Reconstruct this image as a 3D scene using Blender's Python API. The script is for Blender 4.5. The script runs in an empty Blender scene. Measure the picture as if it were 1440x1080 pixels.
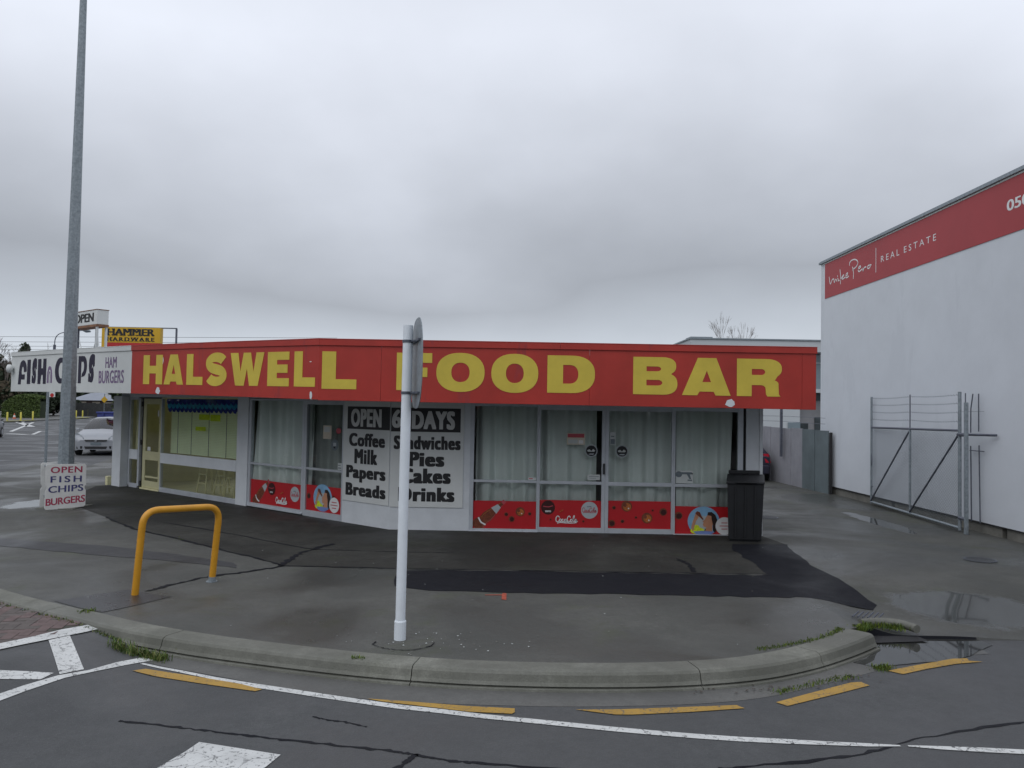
import bpy, math, random
from mathutils import Vector, Matrix
random.seed(7)
S = bpy.context.scene
COL = S.collection
R = math.radians

# ------------------------------------------------------------------ camera
W0, FPX, PITCH, ROLL, CAMH = 1440, 1114.0, math.atan(36 / 1114.0), 0.0175, 2.0
cam_d = bpy.data.cameras.new('camera'); cam = bpy.data.objects.new('camera', cam_d); COL.objects.link(cam)
cam_d.sensor_width = 36; cam_d.lens = FPX * 36 / W0; cam_d.clip_start = 0.05; cam_d.clip_end = 2000
fw = Vector((0, math.cos(PITCH), math.sin(PITCH))); up0 = Vector((0, -math.sin(PITCH), math.cos(PITCH))); r0 = Vector((1, 0, 0))
rt = r0 * math.cos(ROLL) + up0 * math.sin(ROLL); up = up0 * math.cos(ROLL) - r0 * math.sin(ROLL)
cam.matrix_world = Matrix(((rt.x, up.x, -fw.x, 0), (rt.y, up.y, -fw.y, 0), (rt.z, up.z, -fw.z, CAMH), (0, 0, 0, 1)))
S.camera = cam
S.render.resolution_x, S.render.resolution_y = 1024, 768
S.view_settings.view_transform = 'Standard'; S.view_settings.look = 'None'
S.view_settings.exposure = 0.0; S.view_settings.gamma = 1; S.view_settings.use_curve_mapping = False
S.render.engine = 'CYCLES'

# ------------------------------------------------------------------ world and sun
SUN_EL, SUN_AZ = R(48), R(215)          # behind and to the left of the camera
w = bpy.data.worlds.new('World'); S.world = w; w.use_nodes = True
nt = w.node_tree; nt.nodes.clear(); N = nt.nodes.new; K = nt.links.new
out = N('ShaderNodeOutputWorld'); mix = N('ShaderNodeMixShader'); bgs = N('ShaderNodeBackground'); bgc = N('ShaderNodeBackground')
sky = N('ShaderNodeTexSky'); sky.sky_type = 'NISHITA'; sky.sun_disc = False; sky.sun_elevation = SUN_EL; sky.sun_rotation = SUN_AZ
K(sky.outputs[0], bgs.inputs[0]); bgs.inputs[1].default_value = 0.10
tc = N('ShaderNodeTexCoord'); sx = N('ShaderNodeSeparateXYZ'); K(tc.outputs['Generated'], sx.inputs[0])
def math_(op, a, b=None, c=None, clamp=False):
    m = N('ShaderNodeMath'); m.operation = op; m.use_clamp = clamp
    for i, v in enumerate((a, b, c)):
        if v is None: continue
        if isinstance(v, (int, float)): m.inputs[i].default_value = v
        else: K(v, m.inputs[i])
    return m.outputs[0]
zc = math_('MAXIMUM', sx.outputs[2], 0.0)
den = math_('ADD', zc, 0.45)
px_ = math_('DIVIDE', sx.outputs[0], den); py_ = math_('DIVIDE', sx.outputs[1], den)
cb = N('ShaderNodeCombineXYZ'); K(px_, cb.inputs[0]); K(py_, cb.inputs[1]); cb.inputs[2].default_value = 3.1
n1 = N('ShaderNodeTexNoise'); n1.inputs['Scale'].default_value = 0.95; n1.inputs['Detail'].default_value = 7; n1.inputs['Roughness'].default_value = 0.45
K(cb.outputs[0], n1.inputs['Vector'])
n2 = N('ShaderNodeTexNoise'); n2.inputs['Scale'].default_value = 3.2; n2.inputs['Detail'].default_value = 6; n2.inputs['Roughness'].default_value = 0.5
K(cb.outputs[0], n2.inputs['Vector'])
cr = N('ShaderNodeValToRGB')            # grey of the cloud deck by height above the horizon
cr.color_ramp.elements[0].position = 0.0; cr.color_ramp.elements[0].color = (.66, .71, .77, 1)
cr.color_ramp.elements[1].position = 1.0; cr.color_ramp.elements[1].color = (.92, .96, 1.05, 1)
for p_, c_ in ((.06, (.62, .67, .74, 1)), (.105, (.50, .54, .60, 1)), (.16, (.375, .40, .445, 1)), (.25, (.50, .53, .59, 1)), (.42, (.78, .82, .91, 1))):
    e = cr.color_ramp.elements.new(p_); e.color = c_
wob = math_('MULTIPLY_ADD', n1.outputs[0], 0.34, -0.17)
elw = math_('ADD', zc, math_('MULTIPLY', wob, math_('MINIMUM', math_('MULTIPLY', zc, 6.0), 1.0)))
K(elw, cr.inputs[0])
var = math_('ADD', math_('MULTIPLY_ADD', n1.outputs[0], 0.62, 0.69), math_('MULTIPLY_ADD', n2.outputs[0], 0.22, -0.11))
vm = N('ShaderNodeVectorMath'); vm.operation = 'SCALE'; K(cr.outputs[0], vm.inputs[0]); K(var, vm.inputs['Scale'])
K(vm.outputs[0], bgc.inputs[0]); bgc.inputs[1].default_value = 1.06
mix.inputs[0].default_value = 0.96; K(bgs.outputs[0], mix.inputs[1]); K(bgc.outputs[0], mix.inputs[2]); K(mix.outputs[0], out.inputs[0])
sd = bpy.data.lights.new('sun', 'SUN'); sd.energy = 0.7; sd.angle = R(50); sd.color = (1, .985, .96)
sun = bpy.data.objects.new('sun', sd); COL.objects.link(sun)
sdir = Vector((math.sin(SUN_AZ) * math.cos(SUN_EL), math.cos(SUN_AZ) * math.cos(SUN_EL), math.sin(SUN_EL)))
sun.rotation_euler = sdir.to_track_quat('Z', 'Y').to_euler(); sun.location = sdir * 60

# ------------------------------------------------------------------ materials
MATS = {}
def mat(name, col, rough=.6, var=.12, scale=6., bump=0., bscale=60., metal=0., spec=.5, col2=None, dirt=None, detail=5):
    """procedural: base colour broken up by two noises, optional second colour, optional fine relief"""
    m = bpy.data.materials.new(name); m.use_nodes = True; t = m.node_tree; b = t.nodes['Principled BSDF']
    b.inputs['Roughness'].default_value = rough; b.inputs['Metallic'].default_value = metal
    b.inputs['Specular IOR Level'].default_value = spec
    g = t.nodes.new('ShaderNodeNewGeometry'); n = t.nodes.new('ShaderNodeTexNoise')
    n.inputs['Scale'].default_value = scale; n.inputs['Detail'].default_value = detail; n.inputs['Roughness'].default_value = .65
    t.links.new(g.outputs['Position'], n.inputs['Vector'])
    r = t.nodes.new('ShaderNodeValToRGB'); r.color_ramp.elements[0].position = .3; r.color_ramp.elements[1].position = .7
    c2 = col2 or tuple(max(0, c * (1 + var)) for c in col); c1 = tuple(c * (1 - var) for c in col) if not col2 else col
    r.color_ramp.elements[0].color = (*c1, 1); r.color_ramp.elements[1].color = (*c2, 1)
    t.links.new(n.outputs[0], r.inputs[0]); t.links.new(r.outputs[0], b.inputs['Base Color'])
    if bump:
        n3 = t.nodes.new('ShaderNodeTexNoise'); n3.inputs['Scale'].default_value = bscale; n3.inputs['Detail'].default_value = 4
        t.links.new(g.outputs['Position'], n3.inputs['Vector'])
        bp = t.nodes.new('ShaderNodeBump'); bp.inputs['Strength'].default_value = bump; bp.inputs['Distance'].default_value = .01
        t.links.new(n3.outputs[0], bp.inputs['Height']); t.links.new(bp.outputs[0], b.inputs['Normal'])
    MATS[name] = m; return m

def ground_mat(name, c1, c2, c3, wet=(), r_dry=.75, r_wet=.3, speck=.35, patch_scale=.55, wetbias=.5, moss=0., spec=.5):
    """bitumen or concrete: large damp stains, medium mottling, stone specks, fine relief; ellipses in world metres give standing damp"""
    m = bpy.data.materials.new(name); m.use_nodes = True; t = m.node_tree; b = t.nodes['Principled BSDF']
    nn = t.nodes.new; L = t.links.new; b.inputs['Specular IOR Level'].default_value = spec
    g = nn('ShaderNodeNewGeometry')
    def noise(sc, det=5, ro=.6, dist=0):
        n = nn('ShaderNodeTexNoise'); n.inputs['Scale'].default_value = sc; n.inputs['Detail'].default_value = det
        n.inputs['Roughness'].default_value = ro; n.inputs['Distortion'].default_value = dist; L(g.outputs['Position'], n.inputs['Vector']); return n.outputs[0]
    def ramp(i, p0, p1, a=(0, 0, 0, 1), z=(1, 1, 1, 1)):
        r = nn('ShaderNodeValToRGB'); r.color_ramp.elements[0].position = p0; r.color_ramp.elements[1].position = p1
        r.color_ramp.elements[0].color = a; r.color_ramp.elements[1].color = z; L(i, r.inputs[0]); return r.outputs[0]
    def mixc(f, a, z):
        x = nn('ShaderNodeMix'); x.data_type = 'RGBA'
        if isinstance(f, float): x.inputs[0].default_value = f
        else: L(f, x.inputs[0])
        for i, v in ((6, a), (7, z)):
            if isinstance(v, tuple): x.inputs[i].default_value = (*v, 1)
            else: L(v, x.inputs[i])
        return x.outputs[2]
    def mm(op, a, z=None, clamp=False):
        x = nn('ShaderNodeMath'); x.operation = op; x.use_clamp = clamp
        for i, v in enumerate((a, z)):
            if v is None: continue
            if isinstance(v, (float, int)): x.inputs[i].default_value = v
            else: L(v, x.inputs[i])
        return x.outputs[0]
    big = noise(patch_scale, 5, .55, .6); med = noise(3.2, 6, .7); fine = noise(75, 3, .6); spk = noise(230, 1, .5)
    c = mixc(ramp(big, .38, .62), c1, c2); c = mixc(mm('MULTIPLY', ramp(med, .35, .75), .55), c, c3)
    c = mixc(mm('MULTIPLY', ramp(fine, .3, .7), .42), c, tuple(v * .55 for v in c1))
    c = mixc(mm('MULTIPLY', ramp(noise(17, 6, .75), .40, .62), .38), c, tuple(v * .62 for v in c1))
    c = mixc(mm('MULTIPLY', ramp(spk, .66, .78), speck), c, (.34, .34, .33))
    if moss:
        c = mixc(mm('MULTIPLY', ramp(noise(.8, 6, .7, 1.), .55, .72), moss), c, (.055, .065, .03))
    wetm = ramp(noise(.42, 4, .5, .8), wetbias - .07, wetbias + .12)
    if wet:
        sp = nn('ShaderNodeSeparateXYZ'); L(g.outputs['Position'], sp.inputs[0])
        wn = mm('SUBTRACT', noise(2.3, 4, .6), .5)
        tot = None
        for (cx, cy, rx, ry) in wet:
            dx = mm('DIVIDE', mm('SUBTRACT', sp.outputs[0], cx), rx); dy = mm('DIVIDE', mm('SUBTRACT', sp.outputs[1], cy), ry)
            d = mm('SQRT', mm('ADD', mm('MULTIPLY', dx, dx), mm('MULTIPLY', dy, dy)))
            d = mm('ADD', d, mm('MULTIPLY', wn, 1.1))
            e = mm('SUBTRACT', 1.15, d, True); e = mm('MULTIPLY', e, 5., True)
            tot = e if tot is None else mm('MAXIMUM', tot, e)
        pud = tot
        c = mixc(mm('MULTIPLY', pud, .45), c, tuple(v * .45 for v in c1))
    c = mixc(mm('MULTIPLY', wetm, .5), c, tuple(v * .6 for v in c1))
    L(c, b.inputs['Base Color'])
    ro = nn('ShaderNodeMapRange'); L(wetm, ro.inputs[0]); ro.inputs[3].default_value = r_dry; ro.inputs[4].default_value = r_wet
    rr = mm('ADD', ro.outputs[0], mm('MULTIPLY', mm('SUBTRACT', med, .5), .25))
    strength = .5
    bp = nn('ShaderNodeBump'); bp.inputs['Distance'].default_value = .006; bp.inputs['Strength'].default_value = .55
    h = mm('ADD', mm('MULTIPLY', fine, .7), mm('MULTIPLY', noise(45, 3), .5)); L(h, bp.inputs['Height'])
    if wet:
        rr = mm('MULTIPLY', rr, mm('SUBTRACT', 1.0, mm('MULTIPLY', pud, .93)))
        L(mm('MULTIPLY', mm('SUBTRACT', 1.0, pud), .55), bp.inputs['Strength'])
    L(rr, b.inputs['Roughness']); L(bp.outputs[0], b.inputs['Normal'])
    MATS[name] = m; return m

def glass_mat(name, tint=(.86, .9, .9), refl=1.0, ior=1.5):
    m = bpy.data.materials.new(name); m.use_nodes = True; t = m.node_tree; t.nodes.clear(); nn = t.nodes.new; L = t.links.new
    o = nn('ShaderNodeOutputMaterial'); mx = nn('ShaderNodeMixShader'); tr = nn('ShaderNodeBsdfTransparent'); gl = nn('ShaderNodeBsdfGlossy'); fr = nn('ShaderNodeFresnel')
    tr.inputs[0].default_value = (*tint, 1); gl.inputs['Roughness'].default_value = .015; fr.inputs[0].default_value = ior
    n = nn('ShaderNodeTexNoise'); n.inputs['Scale'].default_value = 1.3; bp = nn('ShaderNodeBump'); bp.inputs['Strength'].default_value = .12; bp.inputs['Distance'].default_value = .02
    g = nn('ShaderNodeNewGeometry'); L(g.outputs['Position'], n.inputs['Vector']); L(n.outputs[0], bp.inputs['Height']); L(bp.outputs[0], gl.inputs['Normal'])
    mu = nn('ShaderNodeMath'); mu.operation = 'MULTIPLY'; mu.use_clamp = True; mu.inputs[1].default_value = 1.9 * refl; L(fr.outputs[0], mu.inputs[0])
    L(mu.outputs[0], mx.inputs[0]); L(tr.outputs[0], mx.inputs[1]); L(gl.outputs[0], mx.inputs[2]); L(mx.outputs[0], o.inputs[0]); MATS[name] = m; return m

def paint_mat(name, col, wear=.5, under=(.075, .076, .08)):
    """road paint: chipped and cracked where the noise opens it"""
    m = bpy.data.materials.new(name); m.use_nodes = True; t = m.node_tree; b = t.nodes['Principled BSDF']; nn = t.nodes.new; L = t.links.new
    g = nn('ShaderNodeNewGeometry')
    n = nn('ShaderNodeTexNoise'); n.inputs['Scale'].default_value = 34; n.inputs['Detail'].default_value = 8; n.inputs['Roughness'].default_value = .75; L(g.outputs['Position'], n.inputs['Vector'])
    v = nn('ShaderNodeTexVoronoi'); v.feature = 'DISTANCE_TO_EDGE'; v.inputs['Scale'].default_value = 4.2
    dn = nn('ShaderNodeTexNoise'); dn.inputs['Scale'].default_value = 14; dn.inputs['Detail'].default_value = 3; L(g.outputs['Position'], dn.inputs['Vector'])
    ds = nn('ShaderNodeVectorMath'); ds.operation = 'MULTIPLY_ADD'; ds.inputs[1].default_value = (.12, .12, 0); L(dn.outputs['Color'], ds.inputs[0]); L(g.outputs['Position'], ds.inputs[2]); L(ds.outputs[0], v.inputs['Vector'])
    r = nn('ShaderNodeValToRGB'); r.color_ramp.elements[0].position = .30 + .14 * wear; r.color_ramp.elements[1].position = .36 + .14 * wear; L(n.outputs[0], r.inputs[0])
    r2 = nn('ShaderNodeValToRGB'); r2.color_ramp.elements[0].position = .006; r2.color_ramp.elements[1].position = .016; L(v.outputs[0], r2.inputs[0])
    cm = nn('ShaderNodeTexNoise'); cm.inputs['Scale'].default_value = 2.2; L(g.outputs['Position'], cm.inputs['Vector'])
    cr_ = nn('ShaderNodeMapRange'); cr_.inputs[1].default_value = .42; cr_.inputs[2].default_value = .55; L(cm.outputs[0], cr_.inputs[0])
    mx2 = nn('ShaderNodeMath'); mx2.operation = 'MAXIMUM'; L(r2.outputs[0], mx2.inputs[0]); L(cr_.outputs[0], mx2.inputs[1])
    mu = nn('ShaderNodeMath'); mu.operation = 'MULTIPLY'; L(r.outputs[0], mu.inputs[0]); L(mx2.outputs[0], mu.inputs[1])
    n2 = nn('ShaderNodeTexNoise'); n2.inputs['Scale'].default_value = 5; L(g.outputs['Position'], n2.inputs['Vector'])
    x0 = nn('ShaderNodeMix'); x0.data_type = 'RGBA'; L(n2.outputs[0], x0.inputs[0]); x0.inputs[6].default_value = (*[c * .72 for c in col], 1); x0.inputs[7].default_value = (*[c * 1.15 for c in col], 1)
    x = nn('ShaderNodeMix'); x.data_type = 'RGBA'; L(mu.outputs[0], x.inputs[0]); x.inputs[6].default_value = (*under, 1); L(x0.outputs[2], x.inputs[7])
    L(x.outputs[2], b.inputs['Base Color']); b.inputs['Roughness'].default_value = .6; MATS[name] = m; return m

def chips(m, col, sc=38, thr=.70, z=None):
    """small scuffs where the coat has come off"""
    t = m.node_tree; b = t.nodes['Principled BSDF']; src = b.inputs['Base Color'].links[0].from_socket
    g = t.nodes.new('ShaderNodeNewGeometry'); mp = t.nodes.new('ShaderNodeMapping'); mp.inputs['Scale'].default_value = (1, 1, z or 1); n = t.nodes.new('ShaderNodeTexNoise'); n.inputs['Scale'].default_value = sc; n.inputs['Detail'].default_value = 6; n.inputs['Roughness'].default_value = .7
    t.links.new(g.outputs['Position'], mp.inputs[0]); t.links.new(mp.outputs[0], n.inputs['Vector']); r = t.nodes.new('ShaderNodeValToRGB'); r.color_ramp.elements[0].position = thr; r.color_ramp.elements[1].position = thr + .03; t.links.new(n.outputs[0], r.inputs[0])
    x = t.nodes.new('ShaderNodeMix'); x.data_type = 'RGBA'; t.links.new(r.outputs[0], x.inputs[0]); t.links.new(src, x.inputs[6]); x.inputs[7].default_value = (*col, 1); t.links.new(x.outputs[2], b.inputs['Base Color'])
road_m = ground_mat('road_bitumen', (.064, .067, .070), (.088, .091, .094), (.050, .053, .056), r_dry=.8, r_wet=.42, speck=.45, patch_scale=.35)
path_m = ground_mat('footpath_bitumen', (.064, .066, .060), (.112, .113, .102), (.052, .053, .047), r_dry=.8, r_wet=.30, speck=.3, moss=.7, patch_scale=.75,
                    wet=[(5.0, 8.7, .8, .6), (6.95, 15.0, .2, 1.3), (-9.3, 15.6, .4, .8)])
tar_m = ground_mat('fresh_tar', (.012, .013, .018), (.017, .018, .023), (.009, .009, .012), r_dry=.8, r_wet=.5, speck=.12, spec=.12)
conc_m = ground_mat('kerb_concrete', (.145, .147, .124), (.262, .264, .228), (.10, .102, .085), r_dry=.85, r_wet=.55, speck=.2, patch_scale=1.6, moss=.35)
gutt_m = ground_mat('gutter_concrete', (.105, .105, .10), (.145, .144, .135), (.085, .085, .08), r_dry=.75, r_wet=.4, speck=.2, patch_scale=1.2, moss=.2)
brick_a = mat('brick_red', (.115, .080, .076), .8, .3, 9, .4, 90); brick_b = mat('brick_brown', (.095, .080, .074), .8, .3, 9, .4, 90)
grit_m = mat('joint_sand', (.055, .055, .045), .95, .3, 20)
wpaint = paint_mat('white_road_paint', (.58, .59, .58), .62); ypaint = paint_mat('yellow_road_paint', (.38, .225, .036), .55)
opaint = mat('orange_spray', (.34, .06, .03), .7, .4, 30)
white_m = mat('white_painted_board', (.60, .63, .66), .55, .07, 3, .1, 40)
wallw_m = mat('white_wall_paint', (.62, .65, .69), .7, .05, .8, .25, 6)
cream_m = mat('cream_paint', (.66, .63, .38), .6, .08, 4)
red_m = mat('red_fascia_paint', (.385, .032, .022), .42, .16, 1.1, .12, 5)
redb_m = mat('red_band_vinyl', (.36, .030, .036), .5, .08, .7)
yel_m = mat('yellow_letter_vinyl', (.60, .47, .06), .5, .1, 2)
navy_m = mat('navy_letter_paint', (.014, .010, .032), .5, .2, 8); purple_m = mat('faded_purple_paint', (.19, .13, .24), .6, .25, 10)
black_m = mat('black_letter_vinyl', (.012, .012, .014), .5, .2, 8); blackpl = mat('black_bin_plastic', (.007, .008, .010), .6, .3, 5, .1, 30)
grey_m = mat('grey_letter_vinyl', (.60, .61, .60), .5, .1, 8)
alu_m = mat('aluminium_frame', (.50, .53, .57), .42, .08, 5, metal=.25)
galv_m = mat('galvanised_steel', (.25, .285, .31), .5, .28, 22, .15, 80, metal=.35); galv_d = mat('dark_galvanised_steel', (.11, .12, .15), .5, .25, 18, metal=.4)
postw_m = mat('white_pipe_paint', (.74, .79, .84), .45, .05, 6); safety_m = mat('safety_yellow_paint', (.60, .285, .018), .38, .1, 7)
chips(safety_m, (.16, .08, .03), 30, .70); chips(postw_m, (.32, .32, .31), 26, .70, .5); chips(red_m, (.32, .032, .03), 2.2, .60, .25); chips(wallw_m, (.60, .63, .67), .8, .58, .3); chips(white_m, (.48, .50, .52), 7, .68, .3)
creamd = mat('dull_cream_paint', (.50, .48, .29), .6, .1, 4)
dark_m = mat('dark_gap', (.018, .018, .02), .8, .1); plinth_m = mat('plinth_concrete', (.17, .165, .145), .85, .3, 3, .4, 30)
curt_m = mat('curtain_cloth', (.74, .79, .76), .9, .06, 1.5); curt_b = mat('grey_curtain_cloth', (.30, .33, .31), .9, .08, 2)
glass = glass_mat('window_glass', (.95, .975, .965), .62); glass_d = glass_mat('car_glass', (.25, .3, .32), .8)
cokered = mat('printed_red', (.46, .012, .018), .42, .05, 3); cokew = mat('printed_white', (.72, .72, .72), .45, .04); cokedark = mat('printed_dark_brown', (.045, .008, .008), .4, .35, 40)
cola_m = mat('printed_cola', (.17, .045, .022), .4, .4, 30); amber = mat('printed_amber', (.42, .13, .03), .4, .5, 60); silver = mat('printed_silver', (.42, .46, .48), .4, .06)
skyb = mat('printed_sky', (.22, .42, .62), .45, .15, 6); skin = mat('printed_skin', (.50, .24, .14), .5, .1, 12); hair = mat('printed_hair', (.025, .012, .01), .5, .3, 20)
lime = mat('printed_lime', (.60, .72, .02), .5, .3, 30); bluesh = mat('printed_blue', (.17, .24, .50), .5, .15, 20); rose = mat('printed_rose', (.45, .06, .08), .5, .1)
paper_m = mat('paper', (.52, .55, .54), .7, .06); paperc = mat('cream_paper', (.58, .52, .42), .7, .06); inkg = mat('ink_grey', (.13, .16, .18), .6, .2, 30)
leaf_a = mat('leaf_dark', (.022, .035, .014), .7, .4, 2.5); leaf_b = mat('leaf_mid', (.055, .085, .02), .7, .35, 3); leaf_c = mat('leaf_light', (.10, .15, .03), .7, .3, 5)
bark = mat('bark', (.085, .07, .06), .9, .3, 5); bark_l = mat('pale_twig', (.16, .135, .12), .9, .25, 5)
grass_m = mat('grass_blade', (.07, .12, .02), .7, .45, 14); grass_y = mat('yellow_grass_blade', (.16, .17, .05), .8, .3, 14)
moss_m = mat('moss', (.12, .16, .02), .95, .4, 30)
carw = mat('silver_car_paint', (.30, .315, .34), .34, .03, 2, metal=.15); card = mat('charcoal_car_paint', (.06, .06, .075), .3, .1, 2); carr = mat('navy_car_paint', (.03, .03, .05), .3, .1, 2)
tyre = mat('tyre_rubber', (.015, .015, .016), .85, .2); chrome = mat('bright_trim', (.5, .52, .55), .2, .05, metal=.8); lampg = mat('lamp_lens', (.22, .24, .26), .15, .15, 20)
tail_m = mat('tail_lens', (.42, .012, .03), .25, .15, 10); rim_m = mat('wheel_rim', (.33, .34, .36), .35, .1, metal=.5)
blue_m = mat('blue_skip_paint', (.035, .05, .22), .5, .15, 2); roofg = mat('grey_roof_iron', (.20, .22, .26), .5, .12, .6)
fencew = mat('fence_timber', (.035, .037, .038), .85, .25, 3); fsheet = mat('pale_fence_sheet', (.26, .26, .285), .75, .16, 1.4, .15, 8); fsheetg = mat('green_grey_fence_sheet', (.115, .145, .155), .7, .2, 1.4, .15, 8)
teal_m = mat('teal_valance', (.03, .32, .55), .8, .2, 6); dblue = mat('dark_blue_valance', (.014, .025, .26), .8, .2, 6)
slat_m = mat('blind_slat', (.72, .80, .56), .5, .06, 3); floor_m = mat('shop_floor', (.50, .47, .30), .5, .1, 3); ply = mat('brown_ply', (.25, .17, .07), .6, .15, 3)
hamy = mat('sign_yellow', (.60, .36, .015), .5, .08, 1); signred = mat('sign_red', (.45, .02, .02), .5, .08, 1); rust = mat('rusty_edge', (.22, .11, .06), .8, .4, 8)
signw = mat('sign_white', (.62, .64, .63), .5, .05, 2); boardw = mat('sandwich_board_paint', (.66, .66, .64), .6, .08, 8); sred = mat('sign_lettering_red', (.36, .03, .08), .6, .15, 12); sblue = mat('sign_lettering_blue', (.05, .05, .17), .6, .2, 12)
bgw = mat('distant_panel_grey', (.50, .53, .55), .7, .05, .5); bgc_ = mat('distant_concrete', (.27, .27, .28), .8, .12, 1); winb = mat('distant_window', (.20, .25, .28), .2, .15, .5, spec=.8); wind = mat('distant_dark_window', (.055, .07, .075), .3, .4, .8)
water = mat('puddle_water', (.035, .036, .034), .03, .1, 3, spec=.9)
patchw = mat('bare_patch_white', (.62, .66, .68), .6, .05, 10); conew = mat('cone_orange', (.5, .12, .05), .6, .1); bollm = mat('bollard_yellow', (.52, .46, .06), .5, .1)

# ------------------------------------------------------------------ builders
def rootloc(o):
    while o.parent: o = o.parent
    return Vector(o.location)
def meta(o, label=None, cat=None, group=None, kind=None):
    for k, v in (('label', label), ('category', cat), ('group', group), ('kind', kind)):
        if v: o[k] = v
    return o
def thing(name, label, cat, loc=(0, 0, 0), group=None):
    o = bpy.data.objects.new(name, None); COL.objects.link(o); o.location = loc; o.empty_display_size = .2
    return meta(o, label, cat, group)
class MB:
    def __init__(s): s.v = []; s.f = []; s.m = []; s.mats = []
    def mi(s, m):
        if m not in s.mats: s.mats.append(m)
        return s.mats.index(m)
    def add(s, vs, fs, m):
        b = len(s.v); s.v += [tuple(v) for v in vs]; i = s.mi(m)
        for f in fs: s.f.append(tuple(b + k for k in f)); s.m.append(i)
        return s
    def hexa(s, p, m):   # p: 4 bottom (ccw) + 4 top
        return s.add(p, [(3, 2, 1, 0), (4, 5, 6, 7), (0, 1, 5, 4), (1, 2, 6, 5), (2, 3, 7, 6), (3, 0, 4, 7)], m)
    def box(s, x0, x1, y0, y1, z0, z1, m):
        return s.hexa([(x0, y0, z0), (x1, y0, z0), (x1, y1, z0), (x0, y1, z0), (x0, y0, z1), (x1, y0, z1), (x1, y1, z1), (x0, y1, z1)], m)
    def fbox(s, F, x0, x1, z0, z1, d0, d1, m):   # box in a wall frame; d towards the viewer
        P = F.pt; return s.hexa([P(x0, z0, d0), P(x1, z0, d0), P(x1, z0, d1), P(x0, z0, d1), P(x0, z1, d0), P(x1, z1, d0), P(x1, z1, d1), P(x0, z1, d1)], m)
    def fquad(s, F, q, d0, d1, m):               # 4 (x,z) corners, ccw, extruded d0..d1
        a = [F.pt(x, z, d0) for x, z in q]; b = [F.pt(x, z, d1) for x, z in q]; n = len(q)
        return s.add(a + b, [tuple(range(n))[::-1], tuple(range(n, 2 * n))] + [(i, (i + 1) % n, n + (i + 1) % n, n + i) for i in range(n)], m)
    def tube(s, pts, r, m, n=10, cap=True):
        pts = [Vector(p) for p in pts]; rs = r if isinstance(r, (list, tuple)) else [r] * len(pts)
        b = len(s.v); i = s.mi(m); t0 = (pts[1] - pts[0]).normalized(); u = t0.orthogonal().normalized()
        for k, p in enumerate(pts):
            t = ((pts[min(k + 1, len(pts) - 1)] - pts[max(k - 1, 0)])).normalized()
            u = (u - t * u.dot(t)).normalized(); v = t.cross(u)
            for a in range(n):
                an = 2 * math.pi * a / n; s.v.append(tuple(p + (u * math.cos(an) + v * math.sin(an)) * rs[k]))
        for k in range(len(pts) - 1):
            for a in range(n):
                s.f.append((b + k * n + a, b + k * n + (a + 1) % n, b + (k + 1) * n + (a + 1) % n, b + (k + 1) * n + a)); s.m.append(i)
        if cap:
            e = len(s.v); k = (len(pts) - 1) * n; s.v += s.v[b:b + n] + s.v[b + k:b + k + n]
            s.f.append(tuple(e + a for a in range(n))[::-1]); s.m.append(i); s.f.append(tuple(e + n + a for a in range(n))); s.m.append(i)
        return s
    def build(s, name, parent=None, smooth=False, bevel=0, kind=None, label=None, cat=None, group=None, sub=0):
        me = bpy.data.meshes.new(name); L = rootloc(parent) if parent else Vector((0, 0, 0))
        me.from_pydata([(x - L.x, y - L.y, z - L.z) for x, y, z in s.v], [], s.f)
        for m in s.mats: me.materials.append(m)
        me.polygons.foreach_set('material_index', s.m)
        if smooth: me.polygons.foreach_set('use_smooth', [True] * len(s.f))
        me.update(); o = bpy.data.objects.new(name, me); COL.objects.link(o)
        if parent: o.parent = parent
        if bevel:
            b = o.modifiers.new('bevel', 'BEVEL'); b.width = bevel; b.segments = 2; b.limit_method = 'ANGLE'
        if sub:
            b = o.modifiers.new('sub', 'SUBSURF'); b.levels = b.render_levels = sub
        return meta(o, label, cat, group, kind)
class Fr:
    def __init__(s, o, u, z0=0): s.o = o; s.u = Vector((u[0], u[1], 0)).normalized(); s.n = s.u.cross(Vector((0, 0, 1))); s.z0 = z0
    def pt(s, x, z, d=0): return Vector((s.o[0], s.o[1], s.z0)) + s.u * x + Vector((0, 0, z)) + s.n * d
RW = Fr((-1.98, 13.05), (1, 0)); LW = Fr((-1.98, 13.05), (.768, -.640))
RF = Fr((-2.886, 11.8), (1, 0)); LF = Fr((-2.886, 11.8), (.768, -.640))
MW = Fr((8.2, 21.0), (0, -1))

def curve_mesh(cu):
    o = bpy.data.objects.new('tmp', cu); COL.objects.link(o); dg = bpy.context.evaluated_depsgraph_get(); dg.update()
    me = bpy.data.meshes.new_from_object(o.evaluated_get(dg)); bpy.data.objects.remove(o)
    vs = [tuple(v.co) for v in me.vertices]; fs = [tuple(p.vertices) for p in me.polygons]; bpy.data.meshes.remove(me); bpy.data.curves.remove(cu); return vs, fs
_H = {}
def text_geo(s, bold, sp=1.0):
    """flat lettering; weight comes from shifted copies lying a hair apart"""
    cu = bpy.data.curves.new('t', 'FONT'); cu.body = s; cu.size = 1; cu.space_character = sp; cu.resolution_u = 4
    vs, fs = curve_mesh(cu); V, Fc = [], []; k = 0
    sh = [(0, 0)] if not bold else [(bold * (-1 + i * .5), q * bold * .35) for q in (-1, 1) for i in range(5)]
    for dx, dy in sh:
        b = len(V); V += [(x + dx, y + dy, k * .00022) for x, y, z in vs]; Fc += [tuple(b + i for i in f) for f in fs]; k += 1
    return V, Fc
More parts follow.
